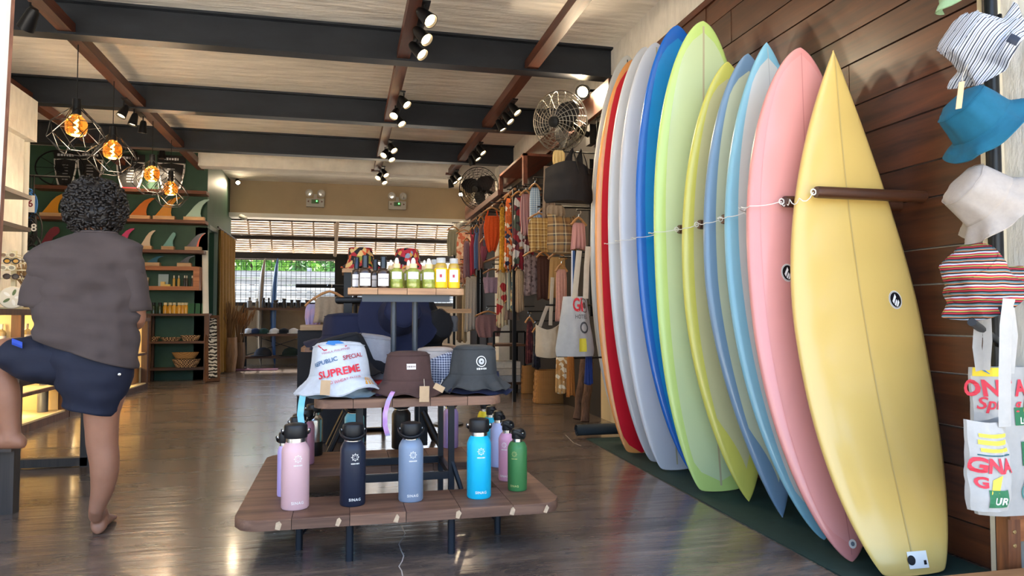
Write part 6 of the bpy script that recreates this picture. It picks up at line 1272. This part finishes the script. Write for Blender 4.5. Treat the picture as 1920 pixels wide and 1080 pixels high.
M_canv = mat('cream_canvas', '#bfb29c', .9, vary=.06, scale=30, bump=.2, dist=.003); M_canw = mat('white_canvas', '#aeaba6', .9, vary=.05, scale=30, bump=.2, dist=.003)
bag(1020, 1112, 318, 382, 1.72, mat('black_linen', '#1e1a18', .9, vary=.12, scale=25, bump=.2), 'large black slouchy shoulder bag high beside the surfboards', straps=[(.03, (1062, 330), (1066, 300), (1074, 280), (1080, 300), (1086, 330)), (.03, (1088, 326), (1086, 300), (1090, 280), (1098, 300), (1104, 326))], sag=-.06, depth=.12, name='shoulder_bag')
garment(1036, 1060, 282, 312, 1.86, 'bunch', ramp_mat('straw_tassel', [(0, '#b9975a'), (.5, '#e0c488')], 'wave', 40, 'X'), 'straw tassel hanging under the large fan', 'straw_tassel', 'tassel', hanger=False, group=None)
garment(1017, 1042, 312, 410, 1.9, 'scarf', fab('#8a7460'), 'long taupe cloth hanging beside the black shoulder bag', hanger=False)
garment(1024, 1060, 385, 412, 1.82, 'bunch', fab('#8c7a66'), 'crumpled taupe cloth end under the black shoulder bag', hanger=False)
bag(1024, 1084, 402, 474, 1.80, ramp_mat('brown_plaid', [(0, '#6a4a28'), (.3, '#8a6638'), (.7, '#3c3a36'), (.9, '#c8b48c')], 'wave', 4, 'X', tex2=('Z',)), 'brown windowpane plaid bag under the black shoulder bag', sag=.03, depth=.12, yaw=.3, name='plaid_bag')
bag(1004, 1050, 608, 668, 1.84, M_canv, 'cream canvas shoulder bag hanging before the sarongs', straps=[(.018, (1012, 612), (1020, 590), (1027, 572)), (.018, (1032, 610), (1034, 560), (1036, 520))], depth=.1, sag=.05, taper=.95, name='shoulder_bag')
cq = at_x(1027, 608, 1.84); ca_ = at_y(1027, 572, cq.y - .05); arms.p('arm', MB().tube([ca_ + Vector((-.02, 0, 0)), (2.475, ca_.y, ca_.z)], .008, 6), M_black)
bag(1040, 1116, 556, 668, 1.72, M_canw, 'white tote bag printed in red beside the white surfboard', straps=[(.022, (1077, 560), (1082, 510), (1086, 470)), (.022, (1098, 560), (1100, 500), (1103, 462))], depth=.06, taper=.55, sag=.0, strap_m=M_canv, prints=[('text', 'GI', .14, .1, .15, '#cf3038', .004, 0), ('ring', .62, .15, .055, .048, '#6a4a44'), ('ring', .62, .15, .025, .002, '#6a4a44'), ('text', 'HOTEL', .045, .3, .34, '#55504c', 0, 0), ('ring', .45, .52, .045, .03, '#4a4a4a'), ('poly', (.1, .5, .70, .92), '#dcc83a', 1)])
garment(1070, 1084, 470, 610, 1.8, 'scarf', stripes('navy_strap', ['#15161c', '#c9ccd4', '#2a4a74'], 6), 'black, white and blue straps hanging beside the white tote', 'bag_straps', 'straps', hanger=False)
garment(1040, 1068, 670, 736, 1.84, 'scarf', floral('text_print', ['#b98a50', '#b98a50', '#e0d2b4', '#b07c40'], 30), 'tan printed beach bag hanging under the white tote', hanger=False)
garment(1062, 1078, 668, 742, 1.9, 'scarf', fab('#a8682c'), 'rust brown cloth hanging behind the tan printed bag', hanger=False)
garment(1096, 1112, 668, 720, 1.86, 'scarf', fab('#1c2f66'), 'deep blue cloth under the right end of the white tote', hanger=False)
# grid panel wires on the cream bay
gp = MB()
for k in range(6): gp.tube([(2.42, 6.08 + k * .12, 2.1), (2.42, 6.08 + k * .12, 3.0)], .005, 5)
for k in range(5): gp.tube([(2.42, 6.05, 2.15 + k * .2), (2.42, 6.72, 2.15 + k * .2)], .005, 5)
solo('grid_panel', gp, M_black, 'black wire grid panel on the cream bay behind the fan', 'panel')
# ------------------------------------------------------------------ hats and totes on the front right
GW = 'bucket hats hanging on the wall by the pipe'
M_jac = ramp_mat('navy_jacquard', [(0, '#20283c'), (.16, '#c3c8d2'), (.32, '#8a93a6'), (.5, '#c9ced8'), (.62, '#20283c'), (.72, '#b4bac6')], 'wave', 13, 'X', .9, bump=.2, rot=(0, -.827, .619)); M_teal = cloth('teal_canvas', '#0c5570'); M_lin = cloth('white_linen', '#a0978f'); M_guat = ramp_mat('woven_rainbow', [(0, '#a02430'), (.14, '#2a2a20'), (.2, '#a8a850'), (.28, '#b02838'), (.42, '#b9c3d4'), (.55, '#17181c'), (.68, '#d07a3c'), (.74, '#5a7a80'), (.88, '#17181c')], 'wave', 8, 'Z', .9, rot=(0, .0, 0), distort=.6)
def wall_hat(px, py, Y, ax, s, m, label, spin=0., **k):
    c = at_y(px, py, Y); f_ = (c - EYE); f_.z = 0; f_.normalize(); rt = Vector((f_.y, -f_.x, 0)); A = (rt * ax[0] + Vector((0, 0, ax[1])) - f_ * ax[2]).normalized()
    fy = -(f_ - A * f_.dot(A)).normalized(); X_ = (-fy).cross(A); R = Matrix((X_, -fy, A)).transposed() @ Matrix.Rotation(spin, 3, 'Z')
    hat(c - A * (.10 * s), R.to_euler(), s, m, label, GW, **k)
Mlab = mat('dark_woven_label', '#1c2436', .7)
wall_hat(1826, 78, 2.14, (-.62, .42, .5), .86, M_jac, 'navy and white patterned bucket hat at the top by the pipe', seed=31, soft=.016, patch=(.02, .02, .03, .03, Mlab))
wall_hat(1828, 218, 2.12, (-.55, .62, .42), .88, M_teal, 'teal bucket hat second from the top', seed=32, soft=.008)
wall_hat(1836, 368, 2.12, (-.66, .55, .42), .88, M_lin, 'off-white linen bucket hat above the striped one', seed=33, soft=.007)
wall_hat(1828, 516, 2.12, (-.28, .66, .66), .88, M_guat, 'multicoloured striped woven bucket hat, lowest', seed=34, soft=.010, flare=.95, patch=(.03, .012, .03, .03, Mlab))
wall_hat(1795, -50, 2.25, (-.5, .7, .4), .8, cloth('mint_canvas', '#8fae88'), 'mint green hat cut off by the top edge', seed=35)
q = at_y(1797, 178, 2.02); t = T('hat_tag', q, 'kraft tag hanging from the patterned hat over the teal one', 'price tag'); t.p('card', MB().prism([(q.x - .012, q.z - .05), (q.x + .012, q.z - .045), (q.x + .028, q.z + .05), (q.x + .004, q.z + .045)], .002, Matrix.Translation((0, q.y, 0))), M_card); t.p('string', MB().tube([q + Vector((.016, .001, .046)), at_y(1806, 140, 2.10), at_y(1815, 120, 2.12)], .0014, 5), mat('twine', '#cfc6b4'))
for k, (py, lab) in enumerate([(60, 'uppermost'), (225, 'second'), (380, 'third'), (520, 'fourth')]):
    p = at_x(1866, py, WX - .06); solo('wall_hook', MB().tube([(WX - .04, 2.255, p.z), (WX - .08, 2.2, p.z), (WX - .12, 2.17, p.z + .03)], .008, 8), M_black, 'black hat hook on the pipe, %s from the top' % lab, 'hook')
h0, h1 = at_y(1822, 604, 2.05), at_y(1872, 640, 2.26); solo('bag_hook', MB().tube([h0, h1, (WX - .045, 2.28, h1.z - .02)], .014, 10), M_blackp, 'thick black bag hook sticking out below the striped hat', 'hook')
P_ = lambda x0, x1, z0, z1, c: ('poly', (x0, x1, z0, z1), c, 1)
bag(1824, 1936, 688, 962, None, M_canw, 'white flour-sack tote printed in red and green behind the folded one', Y=2.16, depth=.05, sag=.0, taper=.95, seed=5, yaw=-.05, straps=[(.02, (1838, 694), (1832, 650), (1836, 590)), (.02, (1848, 694), (1852, 640), (1850, 592))],
    prints=[P_(-.98, -.32, .0, .06, '#e3c936'), ('poly', [(-.9, .0), (-.6, .045), (-.34, .0)], '#2f74b4'), ('text', 'ONT', .078, -.66, .145, '#d23a48', .003, 0), ('text', 'AN', .078, .52, .145, '#d23a48', .003, 0), ('text', 'Spri', .06, -.62, .245, '#d23a48', .001, .25), ('text', 'g', .06, .1, .25, '#d23a48', .001, .25), P_(.0, .75, .27, .39, '#2c7048'), ('text', 'LOUR', .032, .45, .36, '#e6e6e0', .001, 0), ('poly', [(.3, .3), (.42, .22), (.8, .2), (.6, .28)], '#e0c648'), P_(.14, .8, .5, .66, '#2c7048'), ('ring', .42, .83, .042, .036, '#4a8a84'), ('text', 'HALAL', .018, .42, .765, '#4a8a84', .0004, 0), ('text', 'IDCP', .026, .42, .835, '#4a8a84', .0006, 0)])
bag(1806, 1892, 784, 952, None, M_canw, 'folded white flour-sack tote with yellow stripes in front', Y=2.06, depth=.055, sag=.012, taper=.95, seed=8, yaw=.15, straps=[(.026, (1884, 800), (1884, 700), (1886, 610), (1892, 560)), (.02, (1893, 700), (1900, 630), (1892, 565))],
    prints=[P_(-.75, .42, .13, .17, '#e3cf44'), P_(-.8, .4, .20, .25, '#e3cf44'), P_(-.75, .42, .29, .33, '#e3cf44'), P_(-.85, .45, .36, .375, '#2c5a60'), ('text', 'GNA', .068, -.34, .49, '#d23a48', .003, 0), ('text', 'G', .05, -.72, .68, '#d23a48', .002, 0), P_(-.55, .2, .75, .95, '#2c7048'), ('text', 'UR', .035, -.12, .88, '#e6e6e0', .001, 0), ('poly', [(-.5, .8), (-.4, .64), (-.1, .58), (-.22, .78)], '#e0c648')])
# wooden crate stool at the lower right edge
c0 = at_y(1876, 968, 2.2); t = T('crate_stool', (2.5, 2.2, 0), 'orange-brown wooden stool at the lower right edge', 'stool')
Mo2 = wood('stool_wood', '#5a3018', '#95592f', 'Z', 2, .5, .2)
t.p('post', MB().box((c0.x, 2.17, .002), (c0.x + .055, 2.22, c0.z)), Mo2); t.p('seat', MB().box((c0.x - .01, 2.15, c0.z), (c0.x + .22, 2.28, c0.z + .015)), Mo2); t.p('apron', MB().box((c0.x + .055, 2.18, c0.z - .09), (c0.x + .2, 2.21, c0.z)), wood('stool_wood_flat', '#8a4c24', '#c07c48', 'X', 2, .5)); t.p('post', MB().box((c0.x + .16, 2.17, .002), (c0.x + .2, 2.22, c0.z)), Mo2)
for z in (.05, .1): t.p('bolt', MB().lathe([(.001, .003), (.007, .002), (.008, 0)], (c0.x + .027, 2.169, c0.z - z), 10, Matrix.Rotation(PI / 2, 4, 'X'), cap=False), mat('brass_bolt', '#b99a68', .4, .8))
